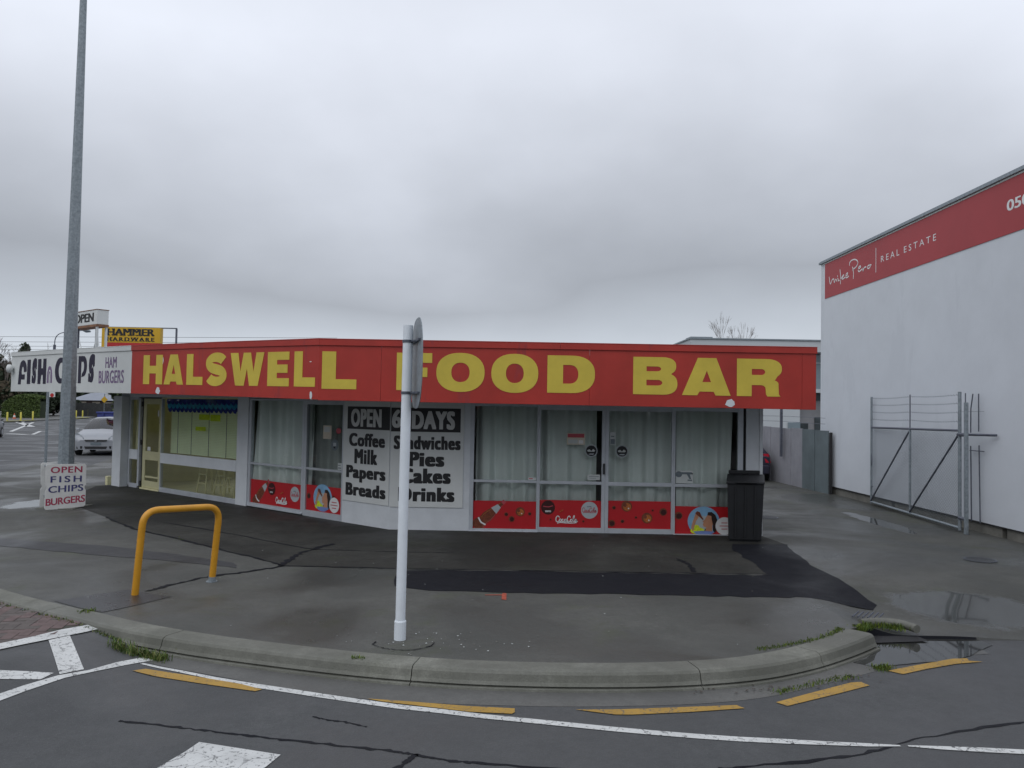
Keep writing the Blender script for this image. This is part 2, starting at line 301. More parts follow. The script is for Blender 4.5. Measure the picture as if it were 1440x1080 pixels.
def text(s, F, x0, x1, zb, zt, d, m, name, parent, bold=0., sp=1., th=.003, zr=None, lean=0., **kw):
    """lettering stretched between x0..x1, baseline zb, capital height zt; zr = (zb, zt) at the right end"""
    if bold not in _H:
        v, _ = text_geo('H', bold); _H[bold] = (min(q[1] for q in v), max(q[1] for q in v))
    h0, h1 = _H[bold]; vs, fs = text_geo(s, bold, sp); a = min(v[0] for v in vs); b = max(v[0] for v in vs)
    zr = zr or (zb, zt); o = []
    for x, y, z in vs:
        t = (x - a) / (b - a); q = (y - h0) / (h1 - h0); lo = zb + (zr[0] - zb) * t; hi = zt + (zr[1] - zt) * t
        o.append(F.pt(x0 + (x1 - x0) * t + lean * q, lo + (hi - lo) * q, d + .001 + z))
    mb = MB(); mb.add(o, fs, m); return mb.build(name, parent, **kw)
def loops_geo(loops):
    cu = bpy.data.curves.new('g', 'CURVE'); cu.dimensions = '2D'; cu.fill_mode = 'BOTH'; cu.extrude = .5
    for lp in loops:
        sp = cu.splines.new('POLY'); sp.points.add(len(lp) - 1); sp.use_cyclic_u = True
        for i, (x, y) in enumerate(lp): sp.points[i].co = (x, y, 0, 1)
    return curve_mesh(cu)
def ell(cx, cy, rx, ry, a0=0, a1=360, n=28, p=1.0):
    o = []
    for i in range(n + (1 if a1 - a0 < 360 else 0)):
        a = R(a0 + (a1 - a0) * i / n); c, s_ = math.cos(a), math.sin(a)
        o.append((cx + rx * math.copysign(abs(c) ** p, c), cy + ry * math.copysign(abs(s_) ** p, s_)))
    return o
def stroke(pts, ws):
    L_, R_ = [], []
    for i, p in enumerate(pts):
        a = pts[max(i - 1, 0)]; b = pts[min(i + 1, len(pts) - 1)]; dx, dy = b[0] - a[0], b[1] - a[1]; l = math.hypot(dx, dy) or 1
        w_ = ws[i] if isinstance(ws, list) else ws
        L_.append((p[0] - dy / l * w_ / 2, p[1] + dx / l * w_ / 2)); R_.append((p[0] + dy / l * w_ / 2, p[1] - dx / l * w_ / 2))
    return L_ + R_[::-1]
def catm(p, n=6):
    o = []
    for i in range(len(p) - 1):
        a, b, c, d = p[max(i - 1, 0)], p[i], p[i + 1], p[min(i + 2, len(p) - 1)]
        for k in range(n):
            t = k / n; o.append(tuple(.5 * (2 * b[j] + (c[j] - a[j]) * t + (2 * a[j] - 5 * b[j] + 4 * c[j] - d[j]) * t * t + (3 * b[j] - a[j] - 3 * c[j] + d[j]) * t ** 3) for j in range(2)))
    return o + [tuple(p[-1])]
def glyph(ch, v=.40, h=.26):
    """heavy grotesque capitals in a unit box; v = stem width / letter width, h = bar height / letter height"""
    if ch == 'H': return [[(0, 0), (v, 0), (v, .5 - h / 2), (1 - v, .5 - h / 2), (1 - v, 0), (1, 0), (1, 1), (1 - v, 1), (1 - v, .5 + h / 2), (v, .5 + h / 2), (v, 1), (0, 1)]]
    if ch == 'L': return [[(0, 0), (1, 0), (1, h), (v, h), (v, 1), (0, 1)]]
    if ch == 'E': return [[(0, 0), (1, 0), (1, h * .9), (v, h * .9), (v, .39), (.93, .39), (.93, .63), (v, .63), (v, 1 - h * .9), (1, 1 - h * .9), (1, 1), (0, 1)]]
    if ch == 'F': return [[(0, 0), (v, 0), (v, .36), (.87, .36), (.87, .61), (v, .61), (v, 1 - h), (1, 1 - h), (1, 1), (0, 1)]]
    if ch == 'A': return [[(0, 0), (.31, 0), (.36, .10), (.65, .10), (.69, 0), (1, 0), (.70, 1), (.32, 1)], [(.415, .355), (.595, .355), (.507, .66)]]
    if ch == 'W': return [[(.16, 0), (.42, 0), (.505, .52), (.58, 0), (.83, 0), (1, 1), (.775, 1), (.70, .42), (.61, 1), (.40, 1), (.31, .42), (.235, 1), (0, 1)]]
    if ch == 'O': return [ell(.5, .5, .5, .5, n=40, p=.88), ell(.5, .5, .19, .25, n=28, p=.9)]
    if ch == 'D': return [[(0, 0), (.5, 0)] + ell(.5, .5, .5, .5, -90, 90, 24, .85)[1:-1] + [(.5, 1), (0, 1)],
                          [(.33, .25), (.46, .25)] + ell(.46, .5, .19, .25, -90, 90, 16, .85)[1:-1] + [(.46, .75), (.33, .75)]]
    if ch == 'B': return [[(0, 0), (.68, 0)] + ell(.68, .29, .32, .29, -90, 60, 14, .85)[1:] + ell(.66, .76, .31, .24, -50, 90, 12, .85) + [(.6, 1), (0, 1)],
                          [(.30, .24), (.56, .24)] + ell(.56, .315, .10, .075, -90, 90, 8)[1:-1] + [(.56, .39), (.30, .39)],
                          [(.30, .62), (.54, .62)] + ell(.54, .685, .09, .065, -90, 90, 8)[1:-1] + [(.54, .75), (.30, .75)]]
    if ch == 'R': return [[(0, 0), (.34, 0), (.34, .30), (.55, .30)] + ell(.55, .20, .11, .10, 90, 0, 6)[1:] + [(.67, .06), (.70, 0), (1, 0), (.965, .06), (.955, .28)] + ell(.78, .34, .175, .10, 0, 60, 5) + ell(.66, .74, .37, .26, -45, 90, 14, .85) + [(.6, 1), (0, 1)],
                          [(.34, .57), (.56, .57)] + ell(.56, .65, .09, .08, -90, 90, 8)[1:-1] + [(.56, .73), (.34, .73)]]
    if ch == 'S':
        c = ell(.5, .715, .34, .165, 18, 180, 12) + ell(.5, .70, .34, .19, 190, 262, 6) + ell(.5, .30, .34, .19, 82, 10, 6) + ell(.5, .285, .34, .165, 0, -162, 12)
        return [stroke(c, [.25 + .07 * abs(math.cos(2 * math.pi * i / (len(c) - 1) * 1.0)) for i in range(len(c))])]
def shape(loops, F, x0, x1, z, d, m, name, parent, th=.004, **kw):
    """unit-box loops into a frame; z = (zb_left, zt_left, zb_right, zt_right)"""
    vs, fs = loops_geo(loops); o = []
    for x, y, q in vs:
        lo = z[0] + (z[2] - z[0]) * x; hi = z[1] + (z[3] - z[1]) * x; o.append(F.pt(x0 + (x1 - x0) * x, lo + (hi - lo) * y, d + th * (q + .5)))
    mb = MB(); mb.add(o, fs, m); return mb.build(name, parent, **kw)

# ------------------------------------------------------------------ ground
def sm(t): t = min(max(t, 0), 1); return t * t * (3 - 2 * t)
def zroad(x, y): return -.13 + .11 * sm((-2.8 - x) / 1.3) * sm((x + 13.5) / 3) * sm((13 - y) / 2)
def grid(xs, ys, zf, m, name, keep=None, **kw):
    mb = MB(); nx = len(xs); vs = [(x, y, zf(x, y)) for y in ys for x in xs]
    fs = [(j * nx + i, j * nx + i + 1, (j + 1) * nx + i + 1, (j + 1) * nx + i) for j in range(len(ys) - 1) for i in range(nx - 1)
          if keep is None or keep((xs[i] + xs[i + 1]) / 2, (ys[j] + ys[j + 1]) / 2)]
    mb.add(vs, fs, m); return mb.build(name, smooth=True, **kw)
def fr(a, b, st): return [a + (b - a) * i / max(1, round((b - a) / st)) for i in range(max(1, round((b - a) / st)) + 1)]
xs = [-700, -300, -150, -80, -40, -20] + fr(-14, -2, .2) + fr(-1, 10, 1.) + [20, 40, 80, 160, 300, 700]
ys = [-300, -60, -10] + fr(-4, 13.4, .4) + [20, 40, 80, 160, 300, 700]
road = grid(xs, ys, zroad, road_m, 'road', kind='structure')

KF = [(-13.6, 14.6), (-11.5, 12.35), (-9.2, 10.75), (-7.2, 9.35), (-6.0, 8.60), (-5.08, 7.99), (-4.43, 7.61), (-4.05, 7.41), (-3.67, 7.19), (-3.31, 7.0), (-2.95, 6.84), (-2.6, 6.70), (-2.24, 6.58), (-1.92, 6.48), (-1.58, 6.38), (-1.2, 6.28), (-.84, 6.205), (-.4, 6.14), (.04, 6.11), (.5, 6.105),
      (1.02, 6.135), (1.5, 6.21), (1.89, 6.315), (2.24, 6.47), (2.63, 6.71), (3.05, 7.04), (3.36, 7.32)]
def offs(p, d):
    o = []
    for i, q in enumerate(p):
        a = p[max(i - 1, 0)]; b = p[min(i + 1, len(p) - 1)]; dx, dy = b[0] - a[0], b[1] - a[1]; l = math.hypot(dx, dy); o.append((q[0] - dy / l * d, q[1] + dx / l * d))
    return o
KFs = catm(KF, 4)
kb = offs(KFs, .235)
foot = kb + [(3.3, 7.55), (3.3, 10.05), (8.2, 10.05), (8.2, 70), (-26, 70), (-24, 61.0), (-14.65, 29.97), (-13.17, 24.6), (-15.24, 26.91), (-15.35, 26.15), (-14.36, 23.0), (-13.9, 20.5), (-14.2, 17.5), (-14.3, 15.6)]
foot = [foot[i] for i in range(len(foot)) if i == 0 or math.dist(foot[i], foot[i - 1]) > .02]
def slab(pts, z0, z1, m, name, **kw):
    n = len(pts); mb = MB(); mb.add([(x, y, z0) for x, y in pts] + [(x, y, z1) for x, y in pts], [tuple(range(n, 2 * n))] + [(i, (i + 1) % n, n + (i + 1) % n, n + i) for i in range(n)], m); return mb.build(name, **kw)
footpath = slab(foot, -.16, 0, path_m, 'footpath', kind='structure')
def lip(x): return -.10 - .027 * sm((x - 4.2) / .9)
def zdrive(x, y): return (lip(x)) * (1 - sm((y - 7.78) / 2.27)) * sm((x - 3.3) / .5)
drv = grid(fr(3.3, 9, .1) + [14, 30], fr(7.68, 10.05, .08), lambda x, y: zdrive(x, y) if y > 7.69 else zdrive(x, y) - .0, path_m, 'driveway', kind='structure')
mb = MB(); ex = fr(3.3, 9, .1) + [14, 30]
edge = lambda x: 7.68
mb.add([(x, 7.68, zdrive(x, 7.68)) for x in ex] + [(x, 7.66, -.16) for x in ex], [(i, i + len(ex), i + len(ex) + 1, i + 1) for i in range(len(ex) - 1)], tar_m)
mb.m = [mb.mi(tar_m) if f[0] < 12 else mb.mi(path_m) for f in mb.f]; mb.build('driveway_lip', drv)  # shadow and wetness of the left stretch painted in with tar colour
slab([(8.2, 10.05), (30, 10.05), (30, 70), (8.2, 70)], -.16, 0, path_m, 'yard_ground', kind='structure')

# kerb: cast lengths with open joints; profile (inward offset, z)
prof = [(.24, 0.004), (.05, .006), (.022, 0.0), (.004, -.018), (-.012, -.07), (-.028, -.094), (-.004, -.098), (-.006, -.108), (-.052, -.112), (-.062, -.16)]
joints = [0, 24, 40, 65, 84, 96, len(KFs) - 1]
kerb = thing('kerb', None, None, (0, 6, 0)); kerb['kind'] = 'structure'
tube_len = [0]
for i in range(1, len(KFs)): tube_len.append(tube_len[-1] + math.dist(KFs[i], KFs[i - 1]))
for a, b in zip(joints, joints[1:]):
    mb = MB(); seg = KFs[a:b + 1]; n = len(seg); nor = offs(KFs, 1.0)
    rows = []
    for i in range(a, b + 1):
        p = Vector(KFs[i]); nn_ = Vector(nor[i]) - p
        tg = Vector((nn_.y, -nn_.x)); sh = (.004 if i == a else (-.004 if i == b else 0))
        rows.append([(p.x + nn_.x * o_ + tg.x * sh, p.y + nn_.y * o_ + tg.y * sh, z_) for o_, z_ in prof])
    k = len(prof)
    mb.add([q for r_ in rows for q in r_], [(i * k + j, (i + 1) * k + j, (i + 1) * k + j + 1, i * k + j + 1) for i in range(n - 1) for j in range(k - 1)] + [tuple(range(k)), tuple((n - 1) * k + j for j in range(k))[::-1]], conc_m)
    mb.build('kerb_segment', kerb)
# gutter apron
gout = catm([(-3.02, 6.62), (-2.74, 6.47), (-2.37, 6.325), (-2.0, 6.17), (-1.8, 6.09), (-1.5, 5.99), (-1.11, 5.87), (-.78, 5.815), (-.4, 5.785), (.04, 5.77), (.45, 5.77), (.97, 5.81), (1.5, 5.89), (1.97, 6.04), (2.44, 6.3), (3.06, 6.67), (3.45, 6.93)], 5)
KG = offs(KFs, -.03)
gin = [min(KG, key=lambda q: (q[0] - x) ** 2 + (q[1] - y) ** 2) for x, y in gout]; gin[-1] = (3.42, 7.42)
mb = MB()
ext_i = [(3.6, 7.66), (4.4, 7.66)]; ext_o = [(3.72, 7.10), (4.35, 7.22)]
gi_ = gin + ext_i; go_ = gout + ext_o; n = len(gi_)
mb.add([(x, y, zroad(x, y) + .003) for x, y in gi_] + [(x, y, zroad(x, y) + .002) for x, y in go_], [(i, i + n, i + n + 1, i + 1) for i in range(n - 1)], gutt_m)
mb.build('gutter', kind='structure')

# drape: sheet following a height function, subdivided through its triangulation
def drape(pts, zf, m, name, parent=None, dz=.0042, **kw):
    import bmesh
    bm = bmesh.new(); bm.faces.new([bm.verts.new((x, y, 0)) for x, y in pts]); bmesh.ops.triangulate(bm, faces=bm.faces[:])
    for _ in range(4):
        le = [e for e in bm.edges if e.calc_length() > .3]
        if not le: break
        bmesh.ops.subdivide_edges(bm, edges=le, cuts=1); bmesh.ops.triangulate(bm, faces=bm.faces[:])
    bmesh.ops.recalc_face_normals(bm, faces=bm.faces[:])
    for f in bm.faces:
        if f.normal.z < 0: f.normal_flip()
    L = rootloc(parent) if parent else Vector((0, 0, 0))
    for v in bm.verts: v.co.z = zf(v.co.x, v.co.y) + dz
    for v in bm.verts: v.co -= L
    me = bpy.data.meshes.new(name); bm.to_mesh(me); bm.free(); me.materials.append(m); o = bpy.data.objects.new(name, me); COL.objects.link(o)
    if parent: o.parent = parent
    return meta(o, **kw)
def ribbon(pts, wd, n=9):
    p = catm(pts, n); random.seed(len(pts) * 7 + int(pts[0][0] * 10)); return stroke([(x + random.gauss(0, wd * .16), y + random.gauss(0, wd * .16)) for x, y in p], [wd * (.25 + .85 * random.random()) for _ in p])
flat = lambda x, y: 0.0
def ragged(pts, j=.014, st=.16, seed=1):
    random.seed(seed); o = []
    for a, b in zip(pts, pts[1:] + pts[:1]):
        n = max(1, int(math.dist(a, b) / st))
        for i in range(n): o.append((a[0] + (b[0] - a[0]) * i / n + random.gauss(0, j), a[1] + (b[1] - a[1]) * i / n + random.gauss(0, j)))
    return o
# road markings
drape([(-4.9, 5.67), (-4.21, 6.64), (-4.07, 6.84), (-3.95, 7.09), (-3.82, 7.28), (-3.77, 7.30), (-3.68, 7.21), (-3.74, 7.08), (-3.8, 6.97), (-3.9, 6.8), (-4.01, 6.63), (-4.11, 6.48), (-4.75, 5.55)], zroad, wpaint, 'white_marking', road, dz=.0085)
drape([(-3.893, 6.79), (-3.81, 6.965), (-3.31, 6.27), (-3.41, 6.11)], zroad, wpaint, 'white_marking', road)
drape([(-4.4, 5.75), (-3.82, 6.04), (-3.46, 6.12), (-3.47, 5.97), (-3.71, 5.88), (-4.35, 5.55)], zroad, wpaint, 'white_marking', road)
drape([(-4.1, 4.75), (-3.56, 5.64), (-3.51, 5.82), (-3.41, 6.08), (-3.27, 6.27), (-3.17, 6.5), (-3.03, 6.68), (-2.92, 6.63), (-3.07, 6.47), (-3.23, 6.24), (-3.34, 6.06), (-3.44, 5.74), (-3.49, 5.53), (-4.0, 4.7)], zroad, wpaint, 'white_marking', road)
wc = [(-2.98, 6.53), (-2.59, 6.37), (-2.28, 6.23), (-1.96, 6.10), (-1.66, 6.0), (-1.37, 5.9), (-1.09, 5.81), (-.77, 5.71), (-.46, 5.64), (-.16, 5.56), (.14, 5.5), (.43, 5.44), (.71, 5.38), (.98, 5.33), (1.26, 5.285), (1.53, 5.25), (1.8, 5.23), (2.07, 5.21), (2.34, 5.195), (2.55, 5.19)]
drape(stroke(wc, [.03, .04, .05] + [.075] * 14 + [.06, .05, .02]), zroad, wpaint, 'white_marking', road)
drape(stroke([(2.6, 5.19), (2.79, 5.17), (3.05, 5.15), (3.31, 5.13), (3.7, 5.1), (4.6, 5.03)], [.02, .05, .07, .07, .07, .07]), zroad, wpaint, 'white_marking', road)
for y_ in ([(-2.97, 6.35), (-2.89, 6.41), (-2.41, 6.25), (-2.03, 6.11), (-1.83, 6.0), (-1.87, 5.96), (-2.32, 6.1), (-2.73, 6.24)],
           [(-1.02, 5.85), (-.71, 5.81), (-.28, 5.74), (.06, 5.71), (.06, 5.64), (.04, 5.61), (-.27, 5.635), (-.69, 5.745), (-.9, 5.80)],
           [(.49, 5.71), (.83, 5.73), (1.33, 5.8), (1.68, 5.85), (1.72, 5.79), (1.3, 5.7), (.87, 5.63), (.76, 5.63)],
           [(1.99, 5.92), (2.31, 6.12), (2.74, 6.38), (2.83, 6.4), (2.86, 6.32), (2.54, 6.13), (2.05, 5.85)],
           [(3.18, 6.69), (3.52, 6.86), (3.92, 7.05), (4.06, 7.07), (4.04, 7.0), (4.15, 6.98), (3.88, 6.91), (3.55, 6.76), (3.27, 6.61)]):
    drape(y_, zroad, ypaint, 'yellow_dash', road, dz=.0058)
drape([(-2.05, 4.5), (-2.03, 4.7), (-1.96, 4.92), (-1.93, 5.06), (-1.37, 4.9), (-1.41, 4.73), (-1.50, 4.45)], zroad, wpaint, 'white_marking', road)
drape(ribbon([(-2.59, 5.37), (-2.16, 5.29), (-1.81, 5.21), (-1.51, 5.14), (-1.11, 5.06), (-.73, 4.99), (-.56, 4.94), (-.35, 4.87), (-.11, 4.83), (.5, 4.76)], .032), zroad, tar_m, 'tar_seam', road, dz=.003)
drape(ribbon([(-.55, 4.94), (-.6, 4.83), (-.65, 4.71), (-.72, 4.5)], .045), zroad, tar_m, 'tar_seam', road, dz=.003)
drape(ribbon([(-1.33, 5.51), (-1.2, 5.45), (-1.11, 5.43), (-.93, 5.35)], .022), zroad, tar_m, 'tar_seam', road, dz=.003)
drape(ribbon([(1.2, 4.78), (1.45, 4.85), (2.18, 5.04), (2.78, 5.33), (3.64, 5.64)], .04), zroad, tar_m, 'tar_seam', road, dz=.003)
# far road markings of the side street
def gpt(px, py, z=-.13):
    d = fw + rt * ((px - 720) / FPX) - up * ((py - 540) / FPX); t = (z - CAMH) / d.z; return (d.x * t, d.y * t)
FARM = [([(-34.6, 54.9), (-47.9, 79.5)], .25), ([(-52.3, 83.6), (-40.0, 66.2)], .55), ([(-48, 77.5), (-60, 99)], .5), ([(-32.5, 51.2), (-30.6, 50.2)], .5), ([(-30.5, 50.6), (-33.5, 56.5)], .2)]
for q, wd in FARM: drape(stroke(q, wd), zroad, wpaint, 'white_marking', road, dz=.01)
drape(stroke([(-14.9, 23.2), (-13.9, 22.9), (-12.6, 24.0)], .12), zroad, wpaint, 'white_marking', road, dz=.012)
# footpath patches, seams
canopy_shade_m = ground_mat('canopy_shade_wet_bitumen', (.030, .030, .027), (.078, .077, .069), (.024, .023, .022), r_dry=.85, r_wet=.5, speck=.2, spec=.2, patch_scale=.5, moss=.3)  # colour darkened to carry the shade and wetness under the canopy
drape([(-9.9, 19.0), (-9.0, 16.0), (-7.05, 13.92), (-6.09, 12.78), (-4.98, 11.85), (-4.05, 11.04), (-3.31, 10.43), (-2.84, 9.97), (-1.4, 9.93), (.39, 9.95), (3.27, 9.97), (3.30, 11.75), (3.45, 12.2), (4.25, 12.24), (4.13, 13.1), (-1.97, 13.1), (-9.45, 19.33)], flat, canopy_shade_m, 'canopy_shade_wet_sheet', footpath, dz=.003)
drape(ragged([(-1.29, 8.92), (-1.35, 9.80), (-.14, 9.87), (1.63, 9.89), (3.04, 9.88), (3.24, 9.91), (3.3, 11.77), (3.42, 12.2), (4.25, 12.24), (4.01, 10.6), (4.03, 10.0), (4.04, 9.53), (4.01, 8.71), (3.9, 8.52), (3.62, 8.62), (3.18, 8.78), (3.06, 8.70), (1.44, 8.72), (.35, 8.73), (-.89, 8.74)]), lambda x, y: 0 if x < 3.3 else max(zdrive(x, y), zdrive(x, y)), tar_m, 'dark_tar_patch', footpath)
drape(ragged([(-4.57, 7.99), (-4.08, 8.56), (-3.49, 8.25), (-3.87, 7.6)]), flat, ground_mat('older_tar', (.035, .036, .040), (.05, .051, .054), (.03, .03, .033), speck=.2), 'dark_tar_patch', footpath)
old = MATS['older_tar']
drape(ragged([(-7.9, 11.8), (-7.4, 11.59), (-6.65, 11.36), (-5.61, 11.11), (-4.39, 10.58), (-3.46, 10.08), (-3.34, 9.78), (-4.19, 10.1), (-5.47, 10.47), (-7.0, 10.97), (-8, 11.3)]), flat, old, 'old_trench_patch', footpath)
for pts, wd in (([(-7.05, 13.92), (-6.09, 12.78), (-4.98, 11.85), (-4.05, 11.04), (-3.31, 10.43), (-2.85, 9.99)], .06), ([(-3.85, 8.48), (-3.72, 8.8), (-3.49, 9.22), (-3.19, 9.53), (-2.83, 9.91)], .07),
                ([(-2.83, 9.93), (-2.85, 10.47), (-2.78, 11.0), (-2.55, 11.6)], .10), ([(-2.84, 9.95), (-2.08, 9.93), (-1.4, 9.90)], .05), ([(-1.35, 9.87), (.39, 9.93), (2.07, 9.93), (3.22, 9.95)], .035),
                ([(-5.81, 13.38), (-4.23, 12.27), (-3.23, 11.47), (-2.73, 11.11)], .045), ([(-2.73, 11.11), (-1.64, 11.05), (-.75, 11.03)], .03), ([(2.32, 10.0), (2.36, 10.5), (2.3, 10.9)], .08),
                ([(-1.12, 6.82), (-1.12, 6.72), (-.98, 6.62), (-.80, 6.60), (-.66, 6.70), (-.62, 6.82)], .016)):
    drape(ribbon(pts, wd), (lambda x, y: zdrive(x, y) if x > 3.3 and y < 10 else 0), tar_m, 'tar_seam', footpath, dz=.0065)
drape([(-.25, 8.575), (-.07, 8.59), (-.07, 8.40), (-.02, 8.38), (-.02, 8.68), (-.06, 8.69), (-.07, 8.62), (-.25, 8.60)], flat, opaint, 'orange_spray_mark', footpath)
# manhole in the driveway
for (cx, cy, rr_) in ((6.62, 11.2, .21), (4.97, 15.4, .22)):
    mb = MB(); mb.add([(cx + rr_ * math.cos(a) , cy + rr_ * math.sin(a), .005) for a in [i * math.pi / 12 for i in range(24)]], [tuple(range(24))], old)
    mb.add([(cx + rr_ * q * math.cos(a), cy + rr_ * q * math.sin(a), .009) for q in (1.0, .88) for a in [i * math.pi / 12 for i in range(24)]], [(i, (i + 1) % 24, 24 + (i + 1) % 24, 24 + i) for i in range(24)], galv_d)
    mb.build('manhole_cover', footpath)
# storm drain inlet at the kerb end
dr = thing('storm_drain', 'dark kerb-end storm water inlet with a curved concrete hood beside the puddle', 'storm drain', (3.6, 7.6, 0))
mb = MB(); hp = catm([(3.46, 7.84), (3.62, 7.90), (3.78, 7.89), (3.88, 7.80), (3.92, 7.66)], 5); mb.tube([(x, y, -.035) for x, y in hp], .042, conc_m, 8); mb.build('hood', dr, smooth=True)
mb = MB(); mb.add([(3.36, 7.45, -.115), (3.98, 7.55, -.115), (3.9, 7.82, -.10), (3.5, 7.82, -.10)], [(0, 1, 2, 3)], dark_m); mb.build('opening', dr)
mb = MB()
for i in range(6): mb.tube([(3.44 + i * .045, 7.98 - i * .012, -.006), (3.58 + i * .045, 8.16 - i * .012, .002)], .008, galv_d, 6)
mb.build('grate', dr)
# puddle
drape([(2.98, 6.90), (3.15, 7.02), (3.36, 7.28), (3.45, 7.46), (3.7, 7.645), (4.1, 7.66), (4.5, 7.66), (4.55, 7.5), (4.3, 7.3), (4.15, 7.16), (3.9, 7.0), (3.59, 6.93), (3.3, 6.84), (3.1, 6.80)], lambda x, y: -.13, water, 'puddle', None, dz=.0055, kind='structure')
# brick crossing
bp_ = thing('brick_paving', None, None, (-5, 8, 0)); bp_['kind'] = 'structure'
slabp = [(-7.9, 9.75), (-5.15, 8.02), (-4.62, 7.67), (-4.16, 7.40), (-3.80, 7.30), (-3.95, 7.09), (-4.07, 6.84), (-4.22, 6.65), (-6.1, 4.2)]
drape(slabp, zroad, grit_m, 'bedding_sand', bp_, dz=.003)
def inside(x, y, P):
    c = False; n = len(P)
    for i in range(n):
        (x1, y1), (x2, y2) = P[i], P[(i + 1) % n]
        if (y1 > y) != (y2 > y) and x < (x2 - x1) * (y - y1) / (y2 - y1) + x1: c = not c
    return c
import bmesh
slabq = [(-7.6, 9.62), (-5.15, 8.05), (-4.62, 7.74), (-4.16, 7.47), (-3.84, 7.31), (-4.0, 7.02), (-4.12, 6.80), (-4.27, 6.60), (-5.9, 4.4)]
bl, bw = .205, .10
meshes = []
for mt in (brick_a, brick_b):
    me = bpy.data.meshes.new('brick'); bm = bmesh.new(); bmesh.ops.create_cube(bm, size=1); bmesh.ops.scale(bm, vec=(bl - .006, bw - .006, .05), verts=bm.verts); bmesh.ops.bevel(bm, geom=bm.edges[:], offset=.005, segments=1)
    bm.to_mesh(me); bm.free(); me.materials.append(mt); meshes.append(me)
ang = R(12); nb = 0; random.seed(3)
ca, sa = math.cos(ang), math.sin(ang)
for i in range(-40, 40):
    for j in range(-40, 40):
        # herringbone cell: one horizontal, one vertical brick
        for kind_ in (0, 1):
            ux = i * bw + j * bw * 0 ; uy = 0
            a_ = i * bw + j * 2 * bw; b_ = i * bw - 0 * j
            if kind_ == 0: lx, ly, rz = a_ + bl / 2, b_ + bw / 2, 0
            else: lx, ly, rz = a_ + bw / 2 - 0, b_ + bw + bl / 2, math.pi / 2
            # tiling vectors (bw,bw) and (2bw... ) handled by modulo of four
            if (j % 2): continue
            X = -4.6 + lx * ca - ly * sa; Y = 7.2 + lx * sa + ly * ca
            if X < -7.5 or not inside(X, Y, slabq): continue
            o = bpy.data.objects.new('brick', meshes[0 if random.random() < .6 else 1]); COL.objects.link(o); o.parent = bp_
            o.location = (X + 5, Y - 8, zroad(X, Y) - .019 + random.uniform(-.002, .002)); o.rotation_euler = (0, 0, rz + ang + random.uniform(-.012, .012)); nb += 1

# ------------------------------------------------------------------ food bar building
fb = thing('food_bar', 'low white corner shop with big red fascia reading food bar and glazed front', 'shop', (-1.98, 13.05, 0))
def part(mb, name, parent=fb, **kw): return mb.build(name, parent, **kw)
# walls, floor, roof
mb = MB()
mb.fbox(RW, 0, 1.31, 0, 2.2, -.12, 0, white_m); mb.fbox(RW, 5.852, 6.064, 0, 2.2, -.10, -.012, white_m)
mb.fbox(LW, -1.222, 0, 0, 2.2, -.12, 0, white_m); mb.fbox(LW, -4.60, -4.20, 0, 2.2, -.12, .012, white_m)
mb.fbox(RW, 0, 6.12, 2.12, 2.5, -.12, -.001, white_m); mb.fbox(LW, -9.8, 0, 2.14, 2.5, -.12, -.001, white_m)
mb.box(4.02, 4.142, 13.18, 22, 0, 2.6, white_m)
mb.fbox(LW, -9.8, -9.68, 0, 2.6, -8, -.14, white_m); mb.box(-4.4, 4.02, 21.9, 22, 0, 2.6, white_m)
part(mb, 'wall')
mb = MB(); mb.fbox(RW, 6.067, 6.125, 0, 2.2, -.15, .0, white_m); part(mb, 'corner_board', bevel=.004)
mb = MB(); mb.tube([RW.pt(5.826, .0, -.07), RW.pt(5.826, 2.2, -.07)], .035, dark_m, 10); part(mb, 'downpipe', smooth=True)
mb = MB(); mb.fbox(RW, 5.80, 5.852, 0, 2.2, -.16, -.12, dark_m); part(mb, 'wall_recess')
mb = MB(); mb.fbox(LW, -9.81, -9.38, 0, 2.16, -.02, .18, white_m); part(mb, 'column', bevel=.006)
mb = MB(); mb.fbox(LW, -10.1, -9.98, -.01, .21, .1, .2, cream_m); part(mb, 'wheel_stop', bevel=.01)
# roof pieces and an added glazed opening that brightens the fish shop
mb = MB()
Z0, Z1 = 2.5, 2.62
for (a, b, c, d) in ((-9.8, -8.4, -8, .0), (-8.4, -4.6, -8, -4.3), (-8.4, -4.6, -.5, .0), (-4.6, 0, -8, .0)):
    mb.fbox(LW, a + .001, b - .001, Z0, Z1, c, d, cream_m)
mb.add([(-1.98, 13.05, 2.61), (4.142, 13.05, 2.61), (4.142, 22, 2.61), (-4.4, 25.4, 2.61)] + [(-1.98, 13.05, 2.49), (4.142, 13.05, 2.49), (4.142, 22, 2.49), (-4.4, 25.4, 2.49)], [(0, 1, 2, 3), (7, 6, 5, 4), (0, 4, 5, 1), (1, 5, 6, 2), (2, 6, 7, 3)], roofg)
part(mb, 'roof')
mb = MB(); mb.fbox(LW, -8.42, -4.58, 2.63, 2.65, -4.32, -.48, glass); part(mb, 'added_skylight')
